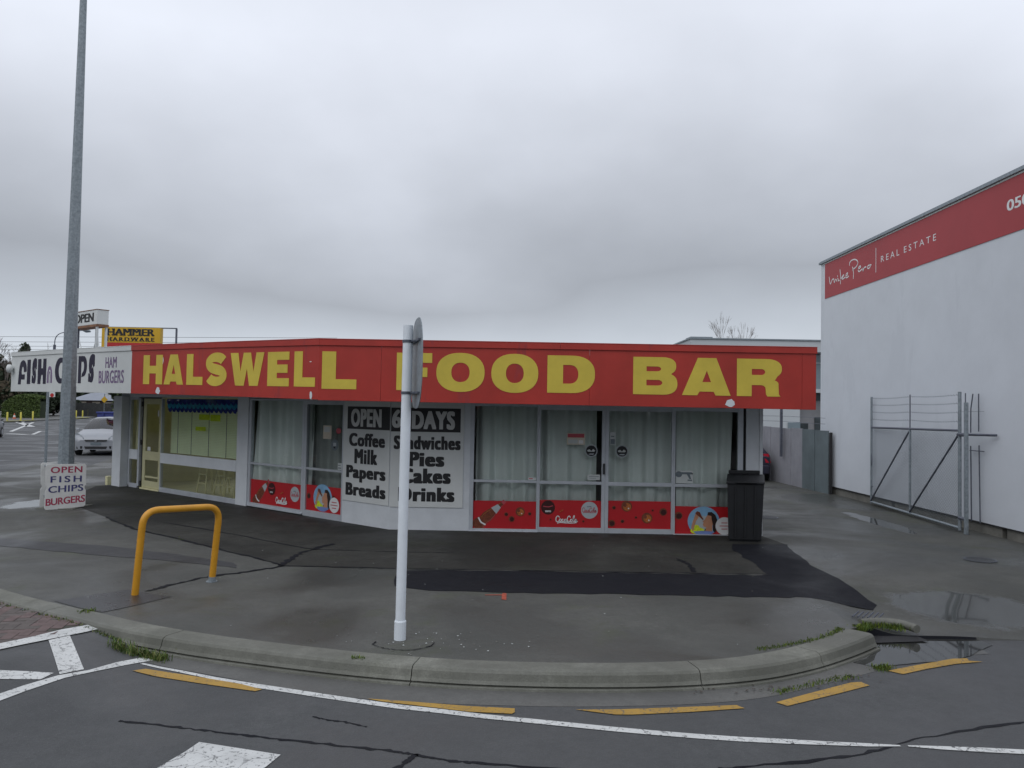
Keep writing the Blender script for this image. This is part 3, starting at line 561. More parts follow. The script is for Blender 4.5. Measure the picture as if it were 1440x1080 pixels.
# interior of the fish shop
mb = MB()
mb.fbox(LW, -9.6, -4.45, 0.0, .02, -5.0, -.13, floor_m); mb.fbox(LW, -9.6, -4.45, .02, 2.5, -5.0, -4.9, cream_m)
mb.fbox(LW, -4.5, -4.42, .02, 2.5, -4.9, -.14, cream_m); mb.fbox(LW, -9.66, -9.6, .02, 2.5, -4.9, -.14, cream_m)
mb.fbox(LW, -8.1, -4.5, .02, 1.02, -3.6, -3.1, ply)
part(mb, 'interior_wall')
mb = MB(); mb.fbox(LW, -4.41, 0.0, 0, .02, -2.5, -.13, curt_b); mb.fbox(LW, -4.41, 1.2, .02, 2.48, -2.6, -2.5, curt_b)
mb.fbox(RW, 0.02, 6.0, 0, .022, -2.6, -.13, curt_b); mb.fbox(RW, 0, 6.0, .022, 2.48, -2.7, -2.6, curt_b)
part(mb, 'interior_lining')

# window frames ---------------------------------------------------------
def pane(F, x0, x1, z0, z1, parent, d=-.035):
    mb = MB(); mb.add([F.pt(x0, z0, d), F.pt(x1, z0, d), F.pt(x1, z1, d), F.pt(x0, z1, d)], [(0, 1, 2, 3)], glass); return mb.build('pane', parent)
def unit(F, name, x0, x1, zb, zt, tz0, tz1, fl, fr_, m=alu_m, sill=0., dt=.0, door=False, label=None):
    """aluminium frame: fl/fr = stile widths (outside the glass), zb/zt = glass bottom/top, tz = transom"""
    mb = MB(); D0, D1 = -.07, .0 + dt
    mb.fbox(F, x0 - fl, x0, sill, 2.13, D0, D1, m); mb.fbox(F, x1, x1 + fr_, sill, 2.13, D0, D1, m)
    mb.fbox(F, x0, x1, zt, 2.13, D0, D1 - .002, m); mb.fbox(F, x0, x1, sill, zb, D0, D1 - .002, m)
    mb.fbox(F, x0, x1, tz0, tz1, D0 + .01, D1 - .004, m)
    if not door: mb.fbox(F, x0 - fl, x1 + fr_, sill - .012 if sill > .02 else .001, sill + .012, D1, D1 + .03, m)
    o = mb.build(name, fb, bevel=.003, label=label)
    pane(F, x0, x1, zb, tz0, o); pane(F, x0, x1, tz1, zt, o); return o
w1 = unit(RW, 'window', 1.375, 2.412, .044, 2.05, .801, .841, .065, .026)
w2 = unit(RW, 'door', 2.465, 3.478, .08, 2.005, .79, .84, .026, .056, door=True)
w3 = unit(RW, 'door', 3.592, 4.625, .08, 2.003, .778, .838, .056, .031, door=True)
w4 = unit(RW, 'window', 4.688, 5.712, .012, 2.022, .778, .83, .031, .088)
l1 = unit(LW, 'door', -2.295, -1.26, .11, 2.03, .845, .885, .067, .033, door=True)
l2 = unit(LW, 'window', -4.112, -2.432, .088, 2.09, .836, .876, .085, .067, sill=.03)
mb = MB(); mb.fbox(RW, 3.497, 3.527, .965, 1.14, .0, .04, black_m); mb.build('handle', w2, bevel=.006)
# fish shop glazing
mb = MB(); F = LW; m = alu_m
mb.fbox(F, -7.79, -7.765, .10, 2.13, -.07, .0, m); mb.fbox(F, -4.61, -4.59, .1, 2.13, -.07, .0, m); mb.fbox(F, -7.765, -4.61, 2.11, 2.135, -.07, -.002, cream_m); mb.fbox(F, -7.79, -4.6, .0, .10, -.07, .004, alu_m)
fw_ = mb.build('window', fb, bevel=.003, label='wide fish shop window with a white band across its middle')
mb = MB(); mb.fbox(F, -7.765, -4.61, .652, .877, -.06, .012, white_m); mb.build('spandrel_panel', fw_, bevel=.004)
pane(F, -7.765, -4.61, .877, 2.11, fw_); pane(F, -7.765, -4.61, .10, .652, fw_)
mb = MB(); mb.fbox(F, -9.36, -9.30, .05, 2.14, -.07, 0, m); mb.fbox(F, -8.89, -8.81, .05, 2.14, -.07, 0, m); mb.fbox(F, -9.30, -8.89, .67, .90, -.065, .004, white_m); mb.fbox(F, -9.30, -8.89, .0, .10, -.07, -.002, m); mb.fbox(F, -9.30, -8.89, 2.08, 2.14, -.07, -.002, m)
sw = mb.build('window', fb, bevel=.003, label='narrow cream curtained side window by the column'); pane(F, -9.30, -8.89, .10, .67, sw); pane(F, -9.30, -8.89, .90, 2.08, sw)
# cream door, panelled
mb = MB(); D0, D1 = -.075, -.03
mb.fbox(F, -8.70, -8.57, .04, 2.11, D0, D1, cream_m); mb.fbox(F, -7.93, -7.80, .04, 2.11, D0, D1, cream_m); mb.fbox(F, -8.57, -7.93, .04, .20, D0, D1, cream_m); mb.fbox(F, -8.57, -7.93, 1.98, 2.11, D0, D1, cream_m); mb.fbox(F, -8.57, -7.93, .684, .884, D0, D1 - .002, cream_m); mb.fbox(F, -8.57, -7.93, .27, .31, D0, D1 - .01, cream_m)
mb.mats = [creamd if q is cream_m else q for q in mb.mats]; fd = mb.build('door', fb, bevel=.003, label='cream framed glass door of the fish shop')
pane(F, -8.57, -7.93, .20, .684, fd, -.05); pane(F, -8.57, -7.93, .884, 1.98, fd, -.05)
for z_ in (.12, 1.08, 1.98): mb = MB(); mb.fbox(F, -8.77, -8.71, z_ - .06, z_ + .06, -.05, -.005, dark_m); mb.build('hinge', fd)
mb = MB(); mb.fbox(F, -8.0, -7.94, 1.70, 1.84, -.028, -.024, signw); mb.build('notice', fd)
mb = MB(); mb.fbox(F, -8.45, -8.30, .90, .99, -.028, -.024, signw); mb.build('notice', fd)
mb = MB(); mb.fbox(F, -8.81, -8.775, .0, 2.14, -.09, -.06, dark_m); mb.fbox(F, -8.90, -7.79, 2.11, 2.14, -.12, -.0, dark_m); mb.fbox(F, -8.7, -7.8, -.0, .035, -.12, .02, cream_m); part(mb, 'door_frame')
# cream curtain strip in the narrow window and awning-shaped valance behind the fish window
mb = MB(); xs_ = [-9.3 + i * .03 for i in range(15)]
mb.add([F.pt(x, z, -.15 + .02 * math.sin(i * 1.9)) for z in (.9, 2.1) for i, x in enumerate(xs_)], [(i, i + 1, 15 + i + 1, 15 + i) for i in range(14)], cream_m)
mb.build('curtain', smooth=True, label='narrow cream curtain in the side window beside the column', cat='curtain')
def scallop(z0, z1, m, d, nsc=17):
    mb = MB(); top = []; bot = []; n = nsc * 8
    for i in range(n + 1):
        x = -7.72 + (3.07) * i / n; ph = (i % 8) / 8; r_ = math.sin(math.pi * ph)
        bot.append(F.pt(x, z0 - .055 * r_, d + .006 * math.sin(i * .8))); top.append(F.pt(x, z1, d + .006 * math.sin(i * .8)))
    mb.add(bot + top, [(i, i + 1, n + 1 + i + 1, n + 1 + i) for i in range(n)], m); return mb
va = thing('scalloped_valance', 'dark blue and turquoise scalloped valance across the top of the fish shop window', 'valance', F.pt(-6.2, 1.8, -.1))
scallop(2.035, 2.11, dblue, -.085).build('headband', va)
scallop(1.945, 2.04, teal_m, -.105).build('turquoise_scallops', va); scallop(1.865, 1.96, dblue, -.125).build('lower_scallops', va)
vb = thing('venetian_blind', 'pale green venetian blind behind the fish shop window', 'blind', F.pt(-6.2, .9, -.2))
mb = MB(); z = .885
while z < 1.9:
    a, b = F.pt(-7.70, z, -.205), F.pt(-4.64, z, -.205)
    mb.add([F.pt(-7.70, z, -.185), F.pt(-4.64, z, -.185), F.pt(-4.64, z + .028, -.215), F.pt(-7.70, z + .028, -.215)], [(0, 1, 2, 3)], slat_m); z += .0345
mb.build('slats', vb, kind='stuff')
for x in (-7.35, -6.75, -6.02, -5.32, -4.85):
    mb = MB(); mb.fbox(F, x - .008, x + .008, .885, 1.9, -.18, -.176, galv_d); mb.build('ladder_cord', vb)
for (x, z_, w_, h_) in ((-6.2, 1.66, .45, .12), (-5.75, 1.64, .4, .14), (-6.35, 1.42, .42, .09)):
    mb = MB(); mb.fbox(F, x - w_ / 2, x + w_ / 2, z_, z_ + h_, -.168, -.165, lime); mb.build('reflector_sheet', vb)
# stools inside
stlab = ['left-most', 'second', 'third', 'right-most']
for i, x in enumerate((-6.75, -6.2, -5.6, -4.95)):
    c = F.pt(x, 0, -.62 - .1 * (i % 2)); st = thing('bar_stool', 'cream timber bar stool seen under the fish shop window, %s of the four' % stlab[i], 'stool', c, 'cream stools in the fish shop')
    mb = MB(); mb.fbox(F, x - .17, x + .17, .60, .645, -.8 - .1 * (i % 2), -.46 - .1 * (i % 2), cream_m); mb.build('seat', st, bevel=.01)
    for sx_ in (-1, 1):
        for sy_ in (-1, 1):
            mb = MB(); a = F.pt(x + sx_ * .13, .60, -.63 - .1 * (i % 2) + sy_ * .13); b = F.pt(x + sx_ * .19, .02, -.63 - .1 * (i % 2) + sy_ * .19); mb.tube([a, b], .019, cream_m, 4); mb.build('leg', st)
    for zz in (.22, .42):
        mb = MB(); mb.fbox(F, x - .165, x + .165, zz, zz + .03, -.49 - .1 * (i % 2), -.465 - .1 * (i % 2), cream_m); mb.build('rung', st)

# curtains
def curtain(F, x0, x1, z0, z1, d, label, m, seed, gather=None):
    random.seed(seed); n = int((x1 - x0) / .012); ph = [random.uniform(0, 6.28) for _ in range(4)]; ka = random.uniform(.75, 1.5); mb = MB(); rows = [z0, z0 + (z1 - z0) * .35, z0 + (z1 - z0) * .7, z1]; vs = []
    fq = [random.uniform(17, 24), random.uniform(7, 11), random.uniform(36, 46)]
    for k, z in enumerate(rows):
        t = k / 3; pinch = 1 - (gather or 0) * (1 - t)
        for i in range(n + 1):
            x = x0 + (x1 - x0) * i / n; am = (.020 + .024 * (1 - t * .5)) * ka * (.55 + .75 * abs(math.sin(x * 1.9 + ph[3])))
            w_ = math.sin(x * fq[0] + ph[0] + t * 1.2) * am + math.sin(x * fq[1] + ph[1] - t) * am * 1.1 + math.sin(x * fq[2] + ph[2]) * am * .3
            vs.append(F.pt(x0 + (x - x0) * pinch, z, d + w_))
    mb.add(vs, [(k * (n + 1) + i, k * (n + 1) + i + 1, (k + 1) * (n + 1) + i + 1, (k + 1) * (n + 1) + i) for k in range(3) for i in range(n)], m)
    mb.build('curtain', smooth=True, label=label, cat='curtain', group='curtains behind the shop glass')
curtain(RW, 1.40, 2.43, .1, 2.09, -.17, 'pale curtain behind the red decal with the cola bottle, right of the menu board', curt_m, 1)
curtain(RW, 2.46, 3.40, .1, 2.09, -.18, 'pale curtain behind the door with the silver and black discs', curt_m, 2)
curtain(RW, 3.58, 4.66, .1, 2.09, -.19, 'pale curtain behind the door with brown bubbles on its red decal', curt_m, 3)
curtain(RW, 4.725, 5.66, .1, 2.05, -.16, 'loosely hung pale curtain in the right-most shop window by the bin', curt_m, 4, .05)
curtain(LW, -4.16, -2.40, .1, 2.09, -.17, 'pale curtain in the wide window left of the menu board, right of the white pier', curt_m, 5)
curtain(LW, -2.50, -1.02, .1, 2.09, -.28, 'dim grey curtain deep behind the glass door nearest the menu board', curt_b, 6)

# decals and notices on the glass
class Dec:
    """flat print: polygons in wall metres stacked a fraction of a millimetre apart"""
    def __init__(s, F, d=-.030): s.F = F; s.d = d; s.mb = MB()
    def poly(s, pts, m):
        vs, fs = [], []; vs = [s.F.pt(x, z, s.d) for x, z in pts]; s.mb.add(vs, [tuple(range(len(pts)))], m); s.d += .0006; return s
    def rect(s, x0, x1, z0, z1, m): return s.poly([(x0, z0), (x1, z0), (x1, z1), (x0, z1)], m)
    def disc(s, x, z, rx, rz, m): return s.poly(ell(x, z, rx, rz, n=28), m)
    def line(s, pts, w_, m, n=5):
        p = catm(pts, n); q = stroke(p, w_); k = len(p)
        s.mb.add([s.F.pt(x, z, s.d) for x, z in q], [(i, 2 * k - 1 - i, 2 * k - 2 - i, i + 1) for i in range(k - 1)], m); s.d += .0003; return s
    def done(s, parent, name='decal', **kw): return s.mb.build(name, parent, **kw)
SCR = [[(.16, .72), (.13, .88), (.06, .92), (.0, .62), (.02, .25), (.08, .18), (.15, .32)], [(.22, .55), (.17, .52), (.17, .25), (.22, .22), (.25, .4), (.22, .55)],
       [(.34, .52), (.29, .5), (.28, .27), (.33, .22), (.37, .3)], [(.45, .52), (.40, .5), (.39, .27), (.43, .22), (.46, .52), (.46, .25), (.52, .3)],
       [(.66, .74), (.62, .95), (.55, .85), (.51, .5), (.53, .22), (.60, .2), (.66, .38)], [(.72, .55), (.67, .5), (.67, .25), (.72, .22), (.75, .4), (.72, .55)],
       [(.76, .3), (.82, .7), (.84, 1.0), (.80, .9), (.79, .3), (.85, .28)], [(.93, .52), (.88, .5), (.87, .27), (.91, .22), (.94, .55), (.94, .25), (1.0, .3)], [(.06, .0), (.2, .1), (.45, .06), (.7, .04), (.95, .12)]]
def script(D, x0, x1, z0, z1, m, w_=.012):
    for s_ in SCR: D.line([(x0 + (x1 - x0) * a, z0 + (z1 - z0) * b) for a, b in s_], w_, m)
def bottle(D, x0, z0, L_, ang, s_=1.0, flip=1):
    """cola bottle along an axis, base end cut by the frame"""
    pr = [(-.05, .105), (.06, .11), (.16, .085), (.24, .098), (.34, .085), (.48, .045), (.58, .034), (.60, .038), (.64, .036)]
    c, s2 = math.cos(ang), math.sin(ang)
    T = lambda a, b: (x0 + (a * c - b * s2) * s_, z0 + (a * s2 + b * c) * s_)
    D.poly([T(a, b) for a, b in pr] + [T(a, -b) for a, b in pr[::-1]], cola_m)
    D.line([T(a, -b * .86) for a, b in pr[1:7]], .008 * s_, rose); D.line([T(a, b * .7) for a, b in pr[2:7]], .008 * s_, amber)
    D.poly([T(.40, .07), T(.53, .041), T(.53, -.041), T(.40, -.07)], silver); D.poly([T(.60, .036), T(.66, .034), T(.66, -.034), T(.60, -.036)], rose)
    D.line([T(.12, .09), T(.10, .0), T(.13, -.09)], .026 * s_, cokew)
def bubble(D, x, z, r_, big=False):
    D.disc(x, z, r_, r_, cola_m if not big else cola_m)
    D.disc(x + r_ * .1, z - r_ * .12, r_ * .72, r_ * .7, amber if big else cokedark)
    if big: D.disc(x - r_ * .3, z + r_ * .2, r_ * .3, r_ * .35, cola_m); D.disc(x + r_ * .35, z - r_ * .4, r_ * .13, r_ * .13, cokew)
def discs(D, bx, bz, sx, sz, k=1.0):
    D.disc(bx, bz, .114 * k, .117, cokedark); D.line([(bx - .08 * k, bz + .02), (bx, bz + .01), (bx + .08 * k, bz + .03)], .014, rose)
    D.disc(sx, sz, .138 * k, .140, silver); script(D, sx - .118 * k, sx + .118 * k, sz - .045, sz + .045, rose, .009)
    D.line([(sx - .04 * k, sz + .055), (sx + .03 * k, sz + .062)], .012, inkg)
def zero(F, x, z, par, w_=.05): text('zero', F, x - w_, x + w_, z - .075, z - .035, -.024, cokew, 'lettering', par, .05)
def woman(D, x, z, k=1.0, cx=.0, white=True):
    D.disc(x, z, .262 * k, .243, skyb); T = lambda a, b: (x + a * k, z + b)
    D.disc(x - .02 * k, z - .03, .17 * k, .12, silver)
    D.disc(x - .10 * k, z - .155, .115 * k, .055, lime); D.disc(x - .115 * k, z - .1, .05 * k, .04, lime); D.disc(x + .06 * k, z - .15, .045 * k, .04, leaf_b)
    D.poly([T(-.18, -.17), T(-.205, -.10), T(-.165, .03), T(-.135, .12), T(-.09, .13), T(-.085, .06), T(-.125, .0), T(-.165, -.15)], skin)
    D.poly([T(.03, .05), T(.06, .105), T(.13, .125), T(.165, .07), T(.17, -.02), T(.145, -.06), T(.145, -.19), T(.02, -.19), T(.045, -.10), T(.0, -.085), T(-.012, -.05), T(.0, -.02), T(-.018, .0), T(.008, .02)], skin)
    D.poly([T(.06, .10), T(.07, .15), T(.13, .155), T(.19, .11), T(.222, .03), T(.225, -.10), T(.19, -.19), T(.155, -.15), T(.150, -.04), T(.13, .04), T(.125, .09)], hair)
    D.poly([T(-.17, -.17), T(-.02, -.155), T(.17, -.165), T(.12, -.22), T(.0, -.238), T(-.10, -.225)], bluesh)
    D.poly([T(-.14, .13), T(-.11, .165), T(-.065, .15), T(-.035, .085), T(.0, .035), T(-.014, .022), T(-.07, .07), T(-.11, .10)], cola_m)
    D.disc(x + .21 * k, z - .105, .001, .001, hair)
ink = rose
# right facade
D = Dec(RW); D.rect(1.376, 2.411, .046, .497, cokered); bottle(D, 1.44, .085, .6, R(42), .93); bubble(D, 2.15, .326, .075, True); bubble(D, 1.922, .282, .032); bubble(D, 2.012, .206, .047); bubble(D, 2.307, .297, .028); D.done(w1, 'decal', label='red decal with a tilted cola bottle')
D = Dec(RW); D.rect(2.467, 3.477, .082, .527, cokered); discs(D, 2.608, .403, 3.289, .37); script(D, 2.74, 3.10, .15, .275, cokew, .015); D.line([(2.925, .19), (2.945, .195)], .014, cokew); bubble(D, 2.65, .21, .015); bubble(D, 3.19, .19, .018); D.poly([(2.79, .335), (2.85, .375), (2.86, .367), (2.80, .33)], amber); dd = D.done(w2, 'decal', label='red decal with black and silver discs'); zero(RW, 2.608, .403, w2)
D = Dec(RW); D.rect(3.594, 4.623, .082, .533, cokered); bubble(D, 3.9, .445, .088, True); bubble(D, 4.235, .258, .088, True); bubble(D, 4.5, .364, .062); bubble(D, 3.69, .421, .03); bubble(D, 3.831, .202, .03); bubble(D, 4.053, .267, .02); bubble(D, 4.326, .388, .017); bubble(D, 3.655, .167, .055); D.done(w3, 'decal', label='red decal with brown bubbles')
D = Dec(RW); D.rect(4.690, 5.711, .014, .462, cokered); bubble(D, 4.755, .307, .063); woman(D, 5.166, .222); D.disc(5.507, .151, .146, .143, cokew)
for k_, t_ in enumerate(((-.05, .05), (-.08, .0), (-.05, -.05))): D.line([(5.507 + t_[0], .151 + t_[1]), (5.507 - t_[0], .152 + t_[1])], .013, rose)
D.done(w4, 'decal', label='red decal with a drinking woman in a round picture')
# left facade (x = -s)
D = Dec(LW); D.rect(-4.110, -2.434, .09, .545, cokered); bottle(D, -3.96, .10, .6, R(44), 1.0); discs(D, -3.395, .40, -2.643, .357, 1.05); script(D, -3.24, -2.87, .14, .265, cokew, .018); D.poly([(-3.10, .33), (-3.02, .375), (-3.0, .367), (-3.08, .325)], amber); D.done(l2, 'decal', label='red decal with bottle, black disc and silver disc'); zero(LW, -3.395, .40, l2)
D = Dec(LW); D.rect(-2.294, -1.261, .112, .571, cokered); bubble(D, -2.22, .37, .055); woman(D, -1.81, .362, 1.02); bubble(D, -1.50, .40, .03); D.disc(-1.466, .262, .14, .135, cokew)
for t_, z_ in ((.07, .31), (.10, .26), (.06, .21)): D.line([(-1.466 - t_, z_), (-1.466 + t_, z_)], .015, rose)
D.done(l1, 'decal', label='red decal with drinking woman and small white disc')
def notice(F, par, x0, x1, z0, z1, m, lines=(), name='notice', label=None, rnd=False):
    D = Dec(F, -.028)
    if rnd: D.disc((x0 + x1) / 2, (z0 + z1) / 2, (x1 - x0) / 2, (z1 - z0) / 2, m)
    else: D.rect(x0, x1, z0, z1, m)
    for (a, b, c, d_, mm_) in lines: D.rect(x0 + (x1 - x0) * a, x0 + (x1 - x0) * b, z0 + (z1 - z0) * c, z0 + (z1 - z0) * d_, mm_)
    D.done(par, name, label=label)
notice(RW, w1, 2.27, 2.40, .852, .89, signw, [(.1, .6, .3, .7, rose)])
notice(RW, w2, 2.90, 3.20, 1.44, 1.63, paperc, [(.05, .95, .62, .95, rose), (.08, .6, .1, .45, paper_m), (.65, .9, .1, .4, cokew)])
notice(RW, w2, 3.25, 3.455, .865, .955, paper_m, [(.1, .9, .6, .7, inkg), (.1, .7, .3, .38, inkg)])
for (x, par) in ((3.305, w2), (3.81, w3)):
    D = Dec(RW, -.028); D.disc(x, 1.345, .103, .103, silver); D.disc(x, 1.345, .088, .088, dark_m); D.poly([(x - .07, 1.35), (x - .03, 1.37), (x, 1.34), (x + .03, 1.375), (x + .065, 1.35), (x + .05, 1.33), (x - .055, 1.33)], paper_m)
    D.poly([(x - .05, 1.285), (x - .02, 1.30), (x + .05, 1.30), (x + .03, 1.28)], silver); D.done(par, 'round_sticker')
notice(RW, w3, 3.61, 3.70, 1.45, 1.66, paper_m, [(.1, .9, .05, .45, inkg), (.2, .8, .6, .7, inkg)])
D = Dec(RW, -.028); D.rect(4.70, 4.985, .84, 1.045, paper_m); D.disc(4.75, .985, .055, .05, inkg); D.rect(4.75, 4.965, .985, 1.02, inkg); D.rect(4.965, 4.98, .985, 1.01, dark_m); D.poly([(4.88, .99), (4.93, .99), (4.955, .91), (4.925, .91)], inkg); D.rect(4.895, 4.97, .88, .90, inkg); D.done(w4, 'notice', label='white and grey delivery notice')
notice(LW, l1, -1.84, -1.60, 1.42, 1.66, paperc, [(.1, .8, .5, .9, paper_m)]); notice(LW, l1, -1.47, -1.33, 1.52, 1.62, rose, (), 'round_sticker', None, True); notice(LW, l1, -1.60, -1.40, 1.22, 1.42, inkg, [(.3, .7, .4, .7, silver), (.35, .6, .2, .35, dark_m)], 'round_sticker', None, True)
notice(LW, l1, -1.40, -1.28, .89, 1.01, paper_m, [(.1, .8, .2, .35, inkg), (.1, .7, .6, .7, inkg)])

# menu boards on the wall
def menu(F, x0, x1, z0, z1, hx0, hx1, hz0, hz1, label):
    mb = MB(); mb.fbox(F, x0, x1, z0, z1, .002, .016, signw); b = mb.build('menu_board', fb, bevel=.002, label=label)
    mb = MB(); mb.fbox(F, hx0, hx1, hz0, hz1, .0162, .0185, black_m); mb.build('header_panel', b); return b
ml = menu(LW, -1.205, -.006, .385, 2.10, -1.10, -.006, 1.622, 2.008, 'left menu board listing coffee, milk, papers and breads')
mr = menu(RW, .006, 1.205, .375, 2.10, .006, 1.148, 1.608, 2.0, 'right menu board listing sandwiches, pies, cakes and drinks')
TD, B1 = .0165, .034
text('OPEN', LW, -1.005, -.21, 1.665, 1.965, .0187, grey_m, 'lettering', ml, .07, 1.15); text('6', RW, .018, .175, 1.672, 1.965, .0187, grey_m, 'lettering', mr, .05)
text('DAYS', RW, .344, 1.055, 1.655, 1.95, .0187, grey_m, 'lettering', mr, .07, 1.15)
def row(s_, F, x0, x1, zb, zt, par): text(s_, F, x0, x1, zb, zt, TD, black_m, 'lettering', par, .075, 1.16)
row('Coffee', LW, -1.048, -.115, 1.33, 1.55, ml); row('Milk', LW, -.895, -.295, 1.035, 1.285, ml); row('Papers', LW, -1.105, -.085, .785, 1.0, ml); row('Breads', LW, -1.113, -.075, .485, .70, ml)
row('Sandwiches', RW, .055, 1.155, 1.32, 1.54, mr); row('Pies', RW, .30, .892, 1.042, 1.28, mr); row('Cakes', RW, .16, 1.003, .765, 1.01, mr); row('Drinks', RW, .145, 1.07, .47, .70, mr)

# ------------------------------------------------------------------ fascia
def zl(s_): return 2.098 + .0185 * s_ - .0006 * s_ * s_, 2.989 + .0255 * s_ - .00075 * s_ * s_
def zrt(x): return 2.09 - .002 * x, 2.989
red_j = [0, 1.75, 4.2, 6.06]
def fpanel(F, a, b, za, zb_, m, name, sgn, th=.03, label=None):
    mb = MB(); mb.fquad(F, [(a, za[0]), (b, zb_[0]), (b, zb_[1]), (a, za[1])], -th, 0, m); return mb.build(name, fb, bevel=.003, label=label)
fps = []
for a, b in zip(red_j, red_j[1:]): fps.append(fpanel(LF, -b + .001, -a - .001, zl(b), zl(a), red_m, 'fascia_panel', 1))
rj = [0.0, .93, 4.04, 7.21, 7.42]; fr_p = []
for a, b in zip(rj, rj[1:]): fr_p.append(fpanel(RF, a + .0015, b - .0015, zrt(a), zrt(b), red_m, 'fascia_panel', 1))
wp = []
for a, b in ((6.065, 9.3), (9.3, 12.6)): wp.append(fpanel(LF, -b + .001, -a - .001, zl(b), zl(a), signw, 'fascia_panel', 1))
# capping flashings, soffit
def cap(F, a, b, za, zb_, m):
    mb = MB(); mb.fquad(F, [(a, za - .078), (b, zb_ - .078), (b, zb_ + .012), (a, za + .012)], .002, .020, m); mb.fquad(F, [(a, za + .0122), (b, zb_ + .0122), (b, zb_ + .024), (a, za + .024)], -.16, .024, m); mb.build('capping', fb, bevel=.002)
for a, b in ((0, 2.9), (2.9, 6.062)): cap(LF, -b + .002, -a + (.015 if a == 0 else -.002), zl(b)[1], zl(a)[1], red_m)
for a, b in ((0, 3.6), (3.6, 7.43)): cap(RF, a - .0, b - .002, 2.989, 2.989, red_m)
for a, b in ((6.066, 9.9), (9.9, 12.6)): cap(LF, -b, -a, zl(b)[1], zl(a)[1], signw)
mb = MB(); mb.fbox(RF, 0.01, 7.40, 2.104, 2.13, -1.25, -.032, white_m); mb.add([(-2.86, 11.84, 2.1035), (-1.98, 13.05, 2.1035), (-2.9, 13.8, 2.1035), (-3.9, 12.6, 2.1035)], [(0, 1, 2, 3)], white_m)
mb.fquad(LF, [(-12.58, 2.27), (-.02, 2.12), (-.02, 2.14), (-12.58, 2.30)], -1.45, -.032, white_m); part(mb, 'soffit')
mb = MB(); mb.fbox(RF, .05, 7.38, 2.80, 2.83, -1.3, -.04, roofg); mb.fbox(LF, -12.5, -.05, 2.80, 2.83, -1.9, -.04, roofg); mb.fbox(LF, -12.58, -12.55, 2.25, 3.16, -2.0, -.032, signw); mb.fbox(LF, -12.55, -9.9, 2.32, 3.10, -2.0, -1.95, signw); mb.fbox(RF, 7.37, 7.40, 2.13, 2.95, -1.3, -.04, red_m); part(mb, 'canopy_roof')
# letters of the big sign (each its own piece on its panel)
def fz(s_): return 2.288 + .0147 * s_, 2.826 + .0185 * s_
for ch, s0, s1, pi_, v_ in (('H', 5.55, 4.79, 2, .33), ('A', 4.73, 4.01, 2, .4), ('L', 3.89, 3.33, 1, .41), ('S', 3.24, 2.53, 1, .4), ('W', 2.43, 1.43, 1, .4), ('E', 1.33, .745, 0, .44), ('L', .61, .08, 0, .40)):
    a, b = fz(s0), fz(s1); shape(glyph(ch, v_), LF, -s0, -s1, (a[0], a[1], b[0], b[1]), .001, yel_m, 'letter', fps[pi_])
for ch, a, b, pi_ in (('L', .05, .567, 0), ('F', 1.163, 1.69, 1), ('O', 1.755, 2.475, 1), ('O', 2.575, 3.275, 1), ('D', 3.41, 4.12, 1), ('B', 4.69, 5.35, 2), ('A', 5.42, 6.145, 2), ('R', 6.236, 6.886, 2)):
    bo = .012 if ch == 'O' else 0
    shape(glyph(ch), RF, a, b, (2.262 - bo, 2.82 + bo, 2.262 - bo, 2.82 + bo), .001, yel_m, 'letter', fr_p[pi_])
# peeled patches in the paint
def blob(F, x, z, rx, rz, seed, par, m=patchw):
    random.seed(seed); p = [(x + rx * math.cos(a) * random.uniform(.7, 1.15), z + rz * math.sin(a) * random.uniform(.75, 1.1)) for a in [i * math.pi / 7 for i in range(14)]]
    mb = MB(); mb.add([F.pt(a, b, .0025) for a, b in p], [tuple(range(14))], m); mb.build('paint_patch', par)
blob(LF, -4.95, 2.24, .085, .075, 2, fps[2]); blob(LF, -4.80, 2.80, .04, .08, 5, fps[2], grey_m); blob(LF, -.175, 2.165, .04, .065, 8, fps[0]); blob(RF, 6.14, 2.155, .08, .06, 4, fr_p[2])
blob(LF, -.20, 2.67, .03, .008, 9, fps[0], grey_m)
# fish n chips lettering
def fshape(loops, s0, s1, par, m=navy_m, top=3.0, bot=2.41):
    shape(loops, LF, -s0, -s1, (bot, top, bot, top), .001, m, 'letter', par)
Fg = [[(0, 0), (.34, 0), (.36, .20), (.80, .20), (.80, .41), (.42, .41), (.40, .50)] + ell(.54, .56, .13, .17, 200, 0, 9)[1:] + [(.70, .50), (1.0, .52)] + ell(.56, .62, .44, .38, 0, 165, 14) + [(.08, .5)]]
Ig = [[(0, 0), (1, 0), (1, 1), (0, 1)]]
Sg = [stroke(catm([(.98, .80), (.62, .80), (.33, .70), (.42, .52), (.62, .34), (.60, .22), (.38, .19), (.02, .20)], 5), [.34, .40, .44, .46, .48, .50, .52, .52, .52, .52, .52, .52, .52, .52, .52, .52, .52, .52, .50, .48, .46, .46, .46, .44, .42, .40, .38, .36, .34, .34, .34, .3, .3, .3, .3, .3])]
Hg = [[(0, 0), (.34, 0), (.42, .36), (.62, .36), (.66, 0), (1, 0), (1, 1), (.64, 1), (.62, .62), (.42, .62), (.38, 1), (0, 1)]]
Cg = [[(1, 0), (1, .20)] + ell(.85, .5, .38, .32, 250, 110, 12) + [(1, .80), (1, 1)] + ell(.7, .5, .70, .5, 75, 285, 22)]
Pg = [[(0, 0), (.34, 0), (.34, .82)] + ell(.52, .6, .16, .20, 120, -80, 10) + [(.46, .36), (.40, .22)] + ell(.58, .62, .42, .38, -70, 95, 14) + [(.2, 1), (0, 1)]]
fshape(Fg, 12.12, 11.58, wp[1]); fshape(Ig, 11.54, 11.33, wp[1], bot=2.415); fshape(Sg, 11.24, 10.94, wp[1]); fshape(Hg, 10.87, 10.37, wp[1])
